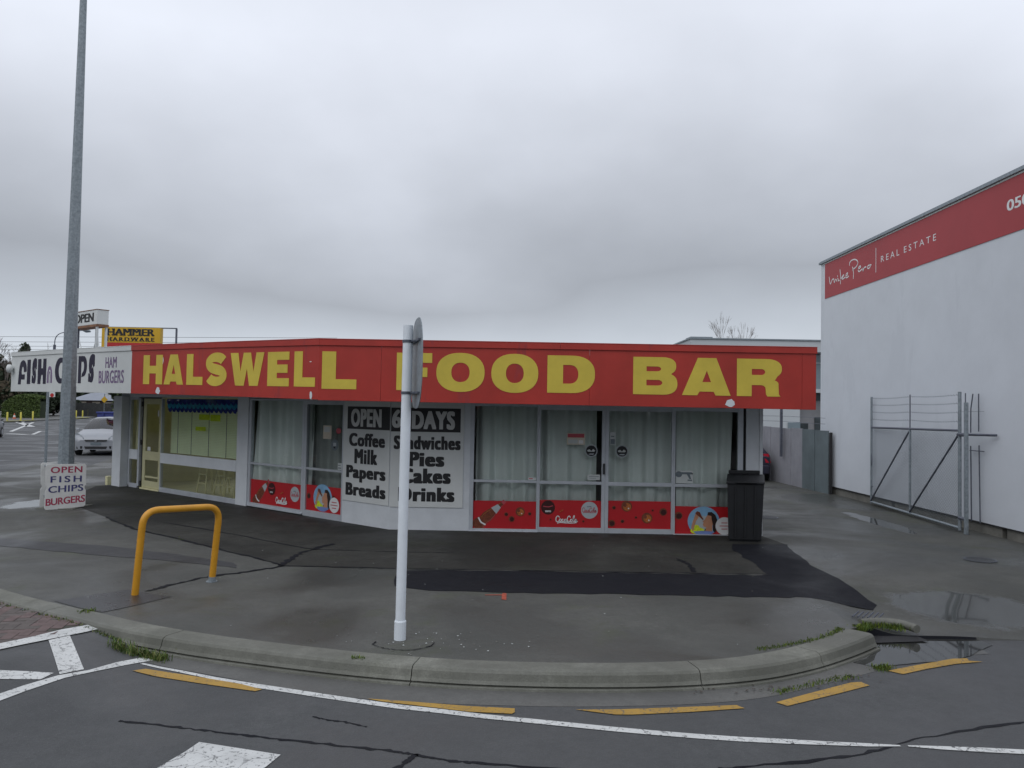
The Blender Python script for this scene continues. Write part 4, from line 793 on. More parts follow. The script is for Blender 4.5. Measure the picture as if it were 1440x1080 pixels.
fshape([stroke(catm([(.12, 0), (.12, .45), (.30, .85), (.65, .85), (.85, .5), (.85, 0)], 5), .2)], 10.31, 10.0, wp[1], purple_m, top=2.82, bot=2.43)
fshape([stroke(catm([(.32, 0), (.34, .40), (.5, .62), (.62, .4), (.62, 0)], 5), .06)], 10.31, 10.0, wp[1], purple_m, top=2.84, bot=2.43)
fshape(Cg, 9.85, 9.42, wp[1]); fshape(Hg, 9.28, 8.93, wp[0]); fshape(Ig, 8.87, 8.66, wp[0]); fshape(Pg, 8.58, 8.14, wp[0]); fshape(Sg, 8.06, 7.75, wp[0])
text('HAM', LF, -7.24, -6.72, 2.715, 2.935, .001, purple_m, 'lettering', wp[0], .03, 1.05); text('BURGERS', LF, -7.54, -6.38, 2.40, 2.66, .001, purple_m, 'lettering', wp[0], .03, 1.05)

# ------------------------------------------------------------------ signs and fittings on the canopy roof
fl = thing('floodlight', 'round white floodlight on the left end of the fish and chips fascia', 'light', LF.pt(-12.5, 2.80, .0))
mb = MB(); c0 = LF.pt(-12.46, 2.80, .02); ax = LF.n; mb.tube([c0, c0 + ax * .05, c0 + ax * .11, c0 + ax * .14], [.05, .11, .10, .03], signw, 14); mb.build('lamp_housing', fl, smooth=True)
mb = MB(); mb.tube([LF.pt(-12.46, 2.80, -.01), LF.pt(-12.46, 2.80, .02)], .025, galv_m, 8); mb.build('bracket', fl)
# open sign box
osn = thing('open_sign', 'small white box sign reading open on legs above the fish and chips fascia', 'sign', (-9.9, 18.4, 2.83))
OS = Fr((-10.494, 18.815), (.768, -.64)); wlen = 1.345
mb = MB(); mb.fbox(OS, 0, wlen, 3.78, 4.11, -.26, 0, signw); bx_ = mb.build('box', osn, bevel=.005)
mb = MB(); mb.fbox(OS, -.01, wlen + .01, 4.111, 4.125, -.27, .01, rust); mb.fbox(OS, -.01, wlen + .01, 3.725, 3.778, -.27, .006, rust); mb.build('rusty_trim', osn)
text('OPEN', OS, .13, wlen - .16, 3.85, 4.05, .001, black_m, 'lettering', bx_, .05)
for (x, d_, m_) in ((.28, -.03, galv_d), (.80, -.23, galv_d), (wlen - .04, -.03, signw), (wlen - .04, -.23, signw)):
    mb = MB(); mb.fbox(OS, x - .022, x + .022, 2.83, 3.724, d_ - .022, d_ + .022, m_); mb.build('leg', osn)
for q in ((OS.pt(.30, 3.45, -.05), OS.pt(.62, 2.95, -.05)), (OS.pt(wlen - .06, 3.5, -.05), OS.pt(wlen - .42, 2.95, -.05)), (OS.pt(wlen - .05, 3.5, -.05), OS.pt(wlen + .15, 2.95, -.05))):
    mb = MB(); mb.tube(q, .013, signw, 5); mb.build('brace', osn)
mb = MB(); mb.tube([OS.pt(.7, 3.22, -.1), OS.pt(wlen, 3.22, -.1)], .010, galv_d, 5); mb.build('rail', osn)
# swan neck lamp
sn = thing('swan_neck_lamp', 'thin swan neck lamp curving up from the canopy roof behind the steel pole', 'lamp', (-11.13, 19.2, 2.83))
mb = MB(); mb.tube([(-11.13, 19.2, 2.83), (-11.12, 19.2, 3.38)], .032, galv_d, 8); mb.build('base_sleeve', sn)
mb = MB(); pts = [(-11.12, 3.36), (-11.11, 3.52), (-11.04, 3.63), (-10.88, 3.69), (-10.6, 3.72), (-10.42, 3.75)]; mb.tube([(x, 19.2, z) for x, z in catm(pts, 4)], .011, galv_d, 6); mb.build('neck', sn, smooth=True)
mb = MB(); mb.tube([(-10.46, 19.2, 3.75), (-10.36, 19.2, 3.74), (-10.26, 19.2, 3.715)], [.02, .055, .02], galv_m, 8); mb.build('lamp_head', sn, smooth=True)
# hardware shop with rooftop sign, farther along the street
hs = thing('hardware_shop', 'plain neighbouring shop building hidden behind the food bar', 'building', (-12.5, 40, 0))
mb = MB(); mb.box(-16.6, -6, 36, 46, 0, 3.6, bgc_); mb.build('wall', hs); mb = MB(); mb.box(-16.9, -5.8, 35.7, 46.2, 3.6, 3.75, roofg); mb.build('roof', hs)
ha = thing('hardware_sign', 'yellow and red rooftop sign reading hammer hardware behind the food bar', 'sign', (-16.8, 35, 3.6))
HF = Fr((-18.03, 35.0), (1, 0.02))
mb = MB(); mb.fbox(HF, 0, 2.40, 4.66, 5.34, -.3, 0, hamy); pn = mb.build('sign_panel', ha, bevel=.01)
mb = MB(); mb.fbox(HF, -.002, 2.402, 4.02, 4.658, -.3, 0, signred); mb.build('red_panel', ha, bevel=.01)
mb = MB(); mb.fbox(HF, -.18, -.003, 4.02, 5.36, -.3, -.02, hamy); mb.build('side_panel', ha)
def slabt(s_, x0, x1, z0, z1, sp, par, th=.03):
    text(s_, HF, x0, x1, z0, z1, .002, black_m, 'lettering', par, .05, sp, th=.02)
    n = len(s_); 
    mb = MB()
    for i in range(n):
        cw = (x1 - x0) / n; cx = x0 + cw * (i + .5); hh = (z1 - z0) * .13
        mb.fbox(HF, cx - cw * .47, cx - cw * .12, z0, z0 + hh, .022, .024, black_m); mb.fbox(HF, cx + cw * .12, cx + cw * .47, z0, z0 + hh, .022, .024, black_m)
        if s_[i] in 'HMW': mb.fbox(HF, cx - cw * .47, cx - cw * .12, z1 - hh, z1, .022, .024, black_m); mb.fbox(HF, cx + cw * .12, cx + cw * .47, z1 - hh, z1, .022, .024, black_m)
    mb.build('serifs', par)
slabt('HAMMER', .05, 2.15, 4.98, 5.28, 1.0, pn); slabt('HARDWARE', .05, 2.15, 4.73, 4.90, 1.35, pn)
for x in (-.15, 2.98):
    mb = MB(); mb.fbox(HF, x - .035, x + .035, 3.6, 5.36, -.35, -.29, galv_d); mb.build('post', ha)
mb = MB(); mb.fbox(HF, -.15, 3.0, 5.345, 5.39, -.35, -.29, galv_d); mb.fbox(HF, 2.4, 3.0, 4.05, 4.10, -.35, -.3, signw); mb.build('rail', ha)

# ------------------------------------------------------------------ white building on the right
wb = thing('white_building', 'large plain white building on the right with a red real estate band', 'building', (8.2, 21, 0))
mb = MB(); mb.fbox(MW, 0, 15.5, .19, 6.0, -12, 0, wallw_m); mb.build('wall', wb)
for x in fr(.0, 15.4, 3.85)[0:-1]:
    mb = MB(); mb.fbox(MW, x + .12 if x else .10, x + 3.84, -.05, .186, -.12, -.035, plinth_m); mb.build('plinth_block', wb, bevel=.006)
mb = MB(); mb.fbox(MW, -.01, 15.5, .172, .190, -.08, .004, dark_m); mb.build('drip_edge', wb)
mb = MB(); mb.fbox(MW, -.02, .10, .19, 6.0, -.1, .006, wallw_m); mb.build('corner_trim', wb)
mb = MB(); mb.fbox(MW, .25, 15.5, 5.055, 5.965, .001, .012, redb_m); bd = mb.build('sign_band', wb)
mb = MB(); mb.fbox(MW, -.06, 15.55, 6.001, 6.06, -.4, .06, galv_m); mb.fbox(MW, .1, 15.5, 5.967, 5.999, .0, .02, signw); mb.build('roof_flashing', wb, bevel=.004)
mb = MB(); mb.fbox(MW, -.04, 15.5, 6.061, 6.08, -12.1, .03, roofg); mb.build('roof', wb)
def hand(pts, w_=.028):
    k = catm(pts, 6); mb = MB(); q = stroke(k, w_); n = len(k)
    mb.add([MW.pt(x, z, .0135) for x, z in q] + [MW.pt(x, z, .0155) for x, z in q], [(2 * n + i, 2 * n + 2 * n - 1 - i, 2 * n + 2 * n - 2 - i, 2 * n + i + 1) for i in range(n - 1)] + [(i, (i + 1) % (2 * n), 2 * n + (i + 1) % (2 * n), 2 * n + i) for i in range(2 * n)], cokew)
    mb.build('handwritten_stroke', bd)
for st_ in ([(.54, 5.587), (.565, 5.485), (.627, 5.39), (.733, 5.482), (.84, 5.477), (.864, 5.388), (.957, 5.457), (1.039, 5.384)], [(1.075, 5.47), (1.10, 5.43), (1.131, 5.385), (1.18, 5.40)], [(1.06, 5.535), (1.075, 5.50)],
            [(1.214, 5.663), (1.255, 5.467), (1.246, 5.284)], [(1.25, 5.40), (1.40, 5.48), (1.45, 5.476), (1.36, 5.43), (1.36, 5.39), (1.479, 5.405), (1.60, 5.43), (1.671, 5.465), (1.654, 5.50), (1.58, 5.472), (1.56, 5.42), (1.62, 5.385), (1.741, 5.408)],
            [(1.776, 5.655), (1.78, 5.72), (1.88, 5.76), (2.05, 5.755), (2.196, 5.703), (2.24, 5.63), (2.145, 5.56), (1.937, 5.52)], [(1.94, 5.60), (2.0, 5.454), (1.992, 5.298)],
            [(2.249, 5.479), (2.385, 5.505), (2.37, 5.54), (2.29, 5.52), (2.26, 5.45), (2.32, 5.415), (2.43, 5.44), (2.5, 5.457)], [(2.49, 5.47), (2.526, 5.39), (2.55, 5.44), (2.63, 5.468), (2.69, 5.45)], [(2.86, 5.475), (2.78, 5.465), (2.76, 5.42), (2.82, 5.40), (2.89, 5.43), (2.88, 5.47), (2.951, 5.458)]):
    hand(st_)
mb = MB(); mb.fbox(MW, 3.165, 3.185, 5.245, 5.80, .0125, .015, cokew); mb.build('divider_line', bd)
text('REAL', MW, 3.42, 4.255, 5.43, 5.565, .0125, cokew, 'lettering', bd, .0, 1.55); text('ESTATE', MW, 4.455, 5.716, 5.435, 5.565, .0125, cokew, 'lettering', bd, .0, 1.55)
text('050', MW, 7.916, 8.50, 5.437, 5.615, .0125, cokew, 'lettering', bd, .03)

# ------------------------------------------------------------------ gate
gt = thing('mesh_gate', 'tall galvanised chain mesh gate folded back against the white wall', 'gate', (7.9, 13.9, 0))
A_, B_ = Vector((8.13, 17.9, 0)), Vector((7.86, 13.9, 0)); GF = Fr((A_.x, A_.y), (B_ - A_)[:2]); gl = (B_ - A_).length
def bar(F, p, q, r_, m, name, par, n=8): mb = MB(); mb.tube([F.pt(*p), F.pt(*q)], r_, m, n); return mb.build(name, par, smooth=n > 5)
bar(GF, (0, .03, 0), (0, 2.43, 0), .026, galv_m, 'stile', gt); bar(GF, (gl, .03, 0), (gl, 2.45, 0), .03, galv_m, 'stile', gt)
mid = gl * .50
bar(GF, (mid, .05, 0), (mid, 1.77, 0), .024, galv_m, 'stile', gt); bar(GF, (mid, 1.77, 0), (mid, 2.44, 0), .012, galv_d, 'upper_stay', gt)
bar(GF, (0, 1.74, 0), (gl, 1.77, 0), .022, galv_d, 'rail', gt); bar(GF, (0, .07, 0), (gl, .07, 0), .026, galv_m, 'rail', gt)
bar(GF, (.03, .10, .02), (mid, 1.70, .02), .017, galv_d, 'brace', gt); bar(GF, (mid + .03, .10, .02), (gl, 1.70, .02), .017, galv_d, 'brace', gt)
for k_, z in enumerate((1.93, 2.09, 2.25, 2.40)):
    mb = MB(); n = 24; pts = [GF.pt(gl * i / n, z - .02 * math.sin(math.pi * (i / n * 2 % 1)), .012 * math.sin(i * 2.1)) for i in range(n + 1)]; mb.tube(pts, .0035, galv_d, 3)
    for i in range(1, 40):
        p = GF.pt(gl * i / 40, z - .02 * math.sin(math.pi * (i / 40 * 2 % 1)), 0); mb.tube([p + Vector((0, -.018, -.018)), p + Vector((0, .018, .018))], .003, galv_d, 3)
    mb.build('barbed_wire', gt)
mb = MB(); st_ = .062; n = int((gl + 1.7) / st_)
for i in range(n):
    x0 = -1.7 + i * st_
    for sg in (0, 1):
        a0, a1 = (x0, .08), (x0 + 1.66, 1.74)
        if sg: a0, a1 = (x0, 1.74), (x0 + 1.66, .08)
        t0 = max(0, (0 - a0[0]) / 1.66); t1 = min(1, (gl - a0[0]) / 1.66)
        if t1 <= t0: continue
        P_ = lambda t: GF.pt(a0[0] + 1.66 * t, a0[1] + (a1[1] - a0[1]) * t, -.01 + .004 * sg)
        mb.tube([P_(t0), P_(t1)], .0019, galv_m, 3, False)
mb.build('chain_mesh', gt, kind='stuff')
mb = MB(); mb.tube([GF.pt(.05 + .04 * math.sin(a), 1.02 + .12 * math.cos(a), .02) for a in [i * math.pi / 8 for i in range(9)]], .012, galv_d, 6); mb.build('latch_handle', gt, smooth=True)
mb = MB(); mb.tube([GF.pt(.0, .42, .01), GF.pt(.16, .43, .02)], .008, galv_d, 5); mb.build('drop_bolt', gt)
gp = thing('gate_post', 'stout square galvanised post carrying the mesh gate, thin rods and a wire beside it', 'post', (7.80, 13.62, 0))
mb = MB(); mb.box(7.79, 7.845, 13.60, 13.655, 0, 2.26, galv_m); mb.build('post', gp, bevel=.006); mb = MB(); mb.tube([(7.80, 13.62, 2.25), (7.80, 13.62, 2.42)], .010, galv_d, 5); mb.build('spike', gp)
for z in (1.70, .25): mb = MB(); mb.tube([(7.85, 13.88, z), (7.83, 13.66, z)], .035, galv_d, 6); mb.build('hinge', gp)
def rail_thing(label, name, segs, cat, r_=.02):
    o = thing(name, label, cat, MW.pt(*segs[0][0][:2], .05))
    for i, (p, q) in enumerate(segs): bar(MW, p, q, r_, galv_d, 'rod' if i else 'rail', o, 6)
    return o
rail_thing('short dark pipe sticking out past the gate post along the white wall', 'pipe_rail', [((6.95, 1.70, .30), (7.68, 1.71, .05))], 'pipe', .022)
rail_thing('bent thin steel rod fixed upright against the white wall next to the gate post', 'wall_rod', [((6.97, .18, .06), (6.95, 1.50, .06)), ((6.95, 1.73, .06), (6.955, 2.16, .06)), ((6.955, 2.16, .06), (7.02, 2.42, .06))], 'rod', .011)
rail_thing('straight thin steel rod fixed upright against the white wall farther from the gate post', 'wall_rod', [((7.23, .18, .06), (7.20, 1.52, .06)), ((7.19, 1.76, .06), (7.19, 2.42, .06))], 'rod', .011)
bar_o = thing('wall_bracket', 'thin horizontal bar crossing the two upright rods on the white wall', 'bracket', MW.pt(7.0, 1.4, .07)); bar(MW, (6.95, 1.42, .075), (7.33, 1.42, .05), .009, galv_d, 'bar', bar_o, 5); bar(MW, (6.95, 2.10, .25), (7.3, 2.11, .03), .0035, galv_d, 'wire', bar_o, 4)

# ------------------------------------------------------------------ boundary fence behind the shop
fe = thing('sheet_fence', 'tall sheet panel fence along the driveway beyond the white wall, pale and grey green panels', 'fence', (7.95, 21, 0))
def fedge(Y): return 8.06 - (Y - 20.1) * .042
ys_ = [20.15, 20.95, 21.75, 22.55, 23.3, 24.1, 25.0, 26.0, 27.2, 28.6, 30.2]
for i, (a, b) in enumerate(zip(ys_, ys_[1:])):
    m_ = fsheetg if i < 2 else fsheet; xa, xb = fedge(a), fedge(b); o_ = .012 * (i % 2)
    mb = MB(); zt_ = 1.60 + .01 * (i % 3)
    mb.hexa([(xa - o_, a + .008, .0), (xb - o_, b - .008, .0), (xb + .02 - o_, b - .008, 0), (xa + .02 - o_, a + .008, 0), (xa - o_, a + .008, zt_), (xb - o_, b - .008, zt_), (xb + .02 - o_, b - .008, zt_), (xa + .02 - o_, a + .008, zt_)], m_)
    mb.build('panel', fe, label='grey green end panel' if i < 2 else None)
mb = MB(); mb.box(8.07, 8.13, 20.07, 20.13, 0, 1.56, dark_m); mb.build('end_post', fe)
pp = thing('steel_fence_post', 'dark steel upright bolted to the pale fence panels holding thin wires', 'post', (7.85, 23, .78)); mb = MB(); mb.box(7.80, 7.86, 22.96, 23.04, .78, 2.6, galv_d); mb.build('post', pp)
for z in (1.95, 1.80):
    mb = MB(); mb.tube([(7.83, 22.9, z), (7.70, 30, z - .02)], .006, galv_d, 3); mb.tube([(7.83, 22.9, z), (8.0, 20.2, z - .03)], .006, galv_d, 3); mb.build('wire', pp)

# background building
bb = thing('background_building', 'pale grey flat roofed building with ribbon windows far down the driveway', 'building', (8.1, 36, 0))
mb = MB(); mb.box(8.1, 24, 36.3, 50, 4.86, 5.36, bgw); mb.box(8.1, 13.1, 36.0, 49.9, 0, 4.86, bgw); mb.box(13.1, 24, 36.9, 49.8, 0, 4.86, bgc_); mb.box(13.1, 24, 36.0, 36.3, 4.86, 5.36, bgw); mb.box(8.1, 13.1, 36.0, 36.3, 4.861, 5.36, bgw); mb.build('wall', bb)
mb = MB(); mb.box(8.05, 24, 35.95, 36.4, 5.361, 5.42, galv_m); mb.box(8.05, 8.5, 36.4, 50, 5.361, 5.42, galv_m); mb.box(8.1, 9.1, 36.0, 37, 5.421, 5.47, galv_m); mb.build('parapet_capping', bb)
for i, x in enumerate((13.25, 15.3, 17.35, 19.4, 21.45)):
    mb = MB(); mb.box(x, x + 1.95, 36.84, 36.895, 3.20, 4.78, winb); wn = mb.build('window', bb); mb = MB(); mb.box(x, x + 1.95, 36.78, 36.838, 4.38, 4.44, bgw); mb.box(x - .04, x, 36.78, 36.89, 3.2, 4.8, bgw); mb.build('window_frame', wn)
mb = MB(); mb.box(13.15, 24, 36.3, 36.9, 3.02, 3.19, bgw); mb.build('ledge', bb); mb = MB(); mb.box(13.15, 24, 36.86, 36.898, 2.66, 3.0, wind); mb.build('clerestory', bb)
mb = MB(); mb.box(12.55, 13.1, 35.95, 35.998, 1.20, 1.64, winb); mb.build('window', bb); mb = MB(); mb.box(13.12, 13.8, 36.86, 36.899, 1.0, 1.6, wind); mb.build('window', bb)
mb = MB(); mb.box(14.1, 14.9, 36.85, 36.9, 0, 1.9, wind); mb.build('doorway', bb)

# ------------------------------------------------------------------ bin, posts, hoop, sandwich board
bn = thing('rubbish_bin', 'black plastic bin with a sloping lid at the right end of the shopfront', 'bin', (3.66, 12.6, 0))
BF = Fr((3.385, 12.40), (1, -.06)); bw_, bd_ = .565, .55
def bq(mb, xs0, xs1, d0, d1, zf, zb_, t, m, sk=.13):   # a slab of the bin: front at d1, back at d0, sloping from zf to zb_
    P = BF.pt; o = sk * (0 - d0) / .55; o1 = sk * (0 - d1) / .55
    return mb.hexa([P(xs0 + o1, zf, d1), P(xs1 + o1, zf, d1), P(xs1 + o, zb_, d0), P(xs0 + o, zb_, d0), P(xs0 + o1, zf + t, d1), P(xs1 + o1, zf + t, d1), P(xs1 + o, zb_ + t, d0), P(xs0 + o, zb_ + t, d0)], m)
mb = MB(); P = BF.pt
mb.hexa([P(.03, .03, -.03), P(bw_ - .03, .03, -.03), P(bw_ + .10, .03, -.52), P(.16, .03, -.52), P(0, .90, 0), P(bw_, .90, 0), P(bw_ + .13, .98, -.55), P(.13, .98, -.55)], blackpl); mb.build('body', bn, bevel=.012)
for x in (.13, .28, .43):
    mb = MB(); mb.hexa([P(x - .012, .08, -.006), P(x + .012, .08, -.006), P(x + .012, .08, -.04), P(x - .012, .08, -.04), P(x - .012, .87, .012), P(x + .012, .87, .012), P(x + .012, .87, -.01), P(x - .012, .87, -.01)], blackpl); mb.build('rib', bn)
mb = MB(); bq(mb, -.015, bw_ + .012, -.56, .022, .902, .985, .035, blackpl); mb.build('lid', bn, bevel=.008)
mb = MB(); bq(mb, .005, bw_ - .06, -.56, -.53, 1.02, 1.02, .06, blackpl); mb.build('back_lip', bn, bevel=.008)
mb = MB(); mb.tube([P(.12, .93, .035), P(.45, .93, .035)], .012, blackpl, 8); mb.build('handle', bn, smooth=True)
mb = MB(); mb.hexa([P(.06, 0, -.06), P(bw_ - .06, 0, -.06), P(bw_ + .05, 0, -.50), P(.18, 0, -.50), P(.06, .032, -.06), P(bw_ - .06, .032, -.06), P(bw_ + .05, .032, -.50), P(.18, .032, -.50)], blackpl); mb.build('base', bn)

sp_ = thing('sign_post', 'white round steel post with a traffic sign seen edge-on at the kerb', 'sign post', (-.93, 6.91, 0))
lean = lambda z: (-.93 + .014 * z / 2.7, 6.91, z)
mb = MB(); mb.tube([lean(0.0), lean(2.72)], .043, postw_m, 20); mb.build('pole', sp_, smooth=False)
for p in sp_.children: 
    for f in p.data.polygons: f.use_smooth = len(f.vertices) == 4
mb = MB(); mb.tube([lean(-.01), lean(.155)], .051, postw_m, 20); mb.tube([lean(.155), lean(.165)], [.051, .046], postw_m, 20); mb.build('base_collar', sp_, smooth=False)
cN = Vector((-.752, 6.55, 2.36)); cF = Vector((-.921, 7.25, 2.36)); cc = (cN + cF) / 2; uu = (cF - cN).normalized(); nn2 = uu.cross(Vector((0, 0, 1)))
mb = MB(); ring = [cc + uu * (.40 * math.copysign(abs(math.cos(a)) ** .7, math.cos(a))) + Vector((0, 0, .03 + .395 * math.copysign(abs(math.sin(a)) ** .8, math.sin(a)))) for a in [i * math.pi / 20 for i in range(40)]]
for off, mm_ in ((0, galv_m),):
    vs = [p + nn2 * .0 for p in ring] + [p + nn2 * .006 for p in ring]; mb.add(vs, [tuple(range(40))], galv_m); mb.add(vs, [tuple(range(40, 80))[::-1]], signred); mb.add(vs, [(i, 40 + i, 40 + (i + 1) % 40, (i + 1) % 40) for i in range(40)], galv_m)
mb.build('sign_plate', sp_)
for z in (2.58, 2.13):
    mb = MB(); mb.tube([lean(z - .012), lean(z + .012)], .048, galv_d, 18); mb.build('clamp', sp_)
    mb = MB(); c = cc + Vector((0, 0, z - cc.z)); s_ = 1 if (nn2.x > 0) else -1
    mb.tube([Vector(lean(z)) + Vector((.03, -.02, 0)), c - nn2 * .012 - uu * .1], .010, galv_d, 6); mb.tube([c - nn2 * .012 - uu * .28, c - nn2 * .012 + uu * .28], .012, galv_d, 4); mb.build('bracket', sp_)

hp = thing('hoop_barrier', 'bright yellow steel hoop barrier standing on the footpath', 'barrier', (-3.62, 8.66, 0))
La, Lb = Vector((-3.89, 8.32, -.02)), Vector((-3.35, 9.01, -.02)); dirh = (Lb - La).normalized(); sh_ = Vector((.075, -.02, 0)); pts = []
top_a, top_b = La + sh_ + Vector((0, 0, .90)), Lb + sh_ + Vector((0, 0, .87)); rr_ = .17
def arc(c0, c1, c2, n=8): return [c0 * (1 - t) ** 2 + c1 * 2 * t * (1 - t) + c2 * t * t for t in [i / n for i in range(n + 1)]]
da = (La - top_a).normalized(); db = (Lb - top_b).normalized(); dt_ = (top_b - top_a).normalized()
pts = [La] + arc(top_a + da * rr_, top_a, top_a + dt_ * rr_) + arc(top_b - dt_ * rr_, top_b, top_b + db * rr_) + [Lb]
mb = MB(); mb.tube(pts, .036, safety_m, 16, True); mb.build('hoop', hp, smooth=True)
mb = MB(); mb.tube([Lb, Lb + (top_b - Lb) * .09], .041, galv_m, 14); mb.tube([Lb + Vector((0, 0, .015)), Lb + Vector((0, 0, .028))], .062, galv_m, 14); mb.build('base_sleeve', hp)

lp = thing('lamp_pole', 'tall tapered galvanised octagonal street light pole behind the sandwich board', 'pole', (-8.45, 15.14, 0))
cx, cy = -8.47, 15.14
mb = MB(); mb.tube([(cx, cy, -.02), (cx, cy, 2.30)], [.150, .134], galv_m, 8); mb.build('lower_shaft', lp); mb = MB(); mb.tube([(cx, cy, 2.302), (cx + .02, cy, 10.6)], [.128, .058], galv_m, 8); mb.build('upper_shaft', lp)
mb = MB(); mb.tube([(cx + .02, cy, 10.6), (cx + .02, cy, 11.2), (cx - .4, cy - .3, 11.7), (cx - 1.6, cy - 1.1, 11.9)], [.05, .045, .04, .035], galv_m, 8); mb.build('arm', lp)
mb = MB(); mb.tube([(cx - 1.5, cy - 1.03, 11.9), (cx - 1.75, cy - 1.2, 11.9), (cx - 2.1, cy - 1.43, 11.88)], [.04, .1, .06], galv_d, 8); mb.build('lamp_head', lp, smooth=True)
mb = MB(); mb.box(cx - .35, cx + .35, cy - .35, cy + .35, -.02, .012, conc_m); mb.build('footing', lp)

sb = thing('sandwich_board', 'white sandwich board reading open fish chips burgers strapped round the street light pole', 'sandwich board', (-8.3, 14.9, 0))
SF = Fr((-8.575, 14.66), (.54, .40)); wl = .675
def leaf(F, x0, x1, d0, name, wob=0):
    pts_ = [(x0 + .02, .0), (x0 + .3, -.0), (x1 - .03, .03), (x1, .06), (x1 + .0, .34), (x1 - .022, .37), (x1 - .022, .41), (x1, .44), (x1 - .005, .80), (x1 - .03, .83), (x0 + .03, .84), (x0, .81), (x0 + .01, .44), (x0 + .03, .41), (x0 + .03, .38), (x0 + .005, .34), (x0, .04)]
    mb = MB(); mb.fquad(F, pts_, d0 - .02, d0, boardw); return mb.build(name, sb, bevel=.003)
lf = leaf(SF, 0, wl, 0, 'front_leaf'); leaf(SF, -.03, wl - .03, -.46, 'back_leaf')
text('OPEN', SF, .085, .605, .675, .79, .0005, sred, 'lettering', lf, .022, 1.1, zr=(.675, .79)); text('FISH', SF, .085, .60, .50, .615, .0005, sblue, 'lettering', lf, .024, 1.35); text('CHIPS', SF, .055, .63, .31, .43, .0005, sblue, 'lettering', lf, .024, 1.05, zr=(.33, .45)); text('BURGERS', SF, .02, .665, .075, .20, .0005, sred, 'lettering', lf, .024, .95, zr=(.12, .25))
mb = MB(); mb.fbox(SF, .005, wl - .005, .632, .638, .0002, .001, grey_m); mb.build('board_seam', lf)
for z in (.77, .2):
    mb = MB(); mb.fbox(SF, .03, .06, z, z + .03, -.47, -.01, galv_m); mb.fbox(SF, wl - .06, wl - .03, z, z + .03, -.47, -.01, galv_m); mb.build('strap', sb)

ps = thing('parking_sign_post', 'slim grey post with small parking sign left of the street light pole', 'sign post', (-14.5, 24.72, 0))
mb = MB(); mb.tube([(-14.47, 24.72, -.05), (-14.47, 24.72, 2.75)], .042, galv_m, 8); mb.build('post', ps)
mb = MB(); mb.box(-14.42, -14.24, 24.70, 24.715, 2.14, 2.6, signw); pl_ = mb.build('sign_plate', ps); mb = MB(); mb.add([( -14.33 + .06 * math.cos(a), 24.698, 2.20 + .06 * math.sin(a)) for a in [i * math.pi / 8 for i in range(16)]], [tuple(range(16))], signred); mb.build('red_disc', pl_)

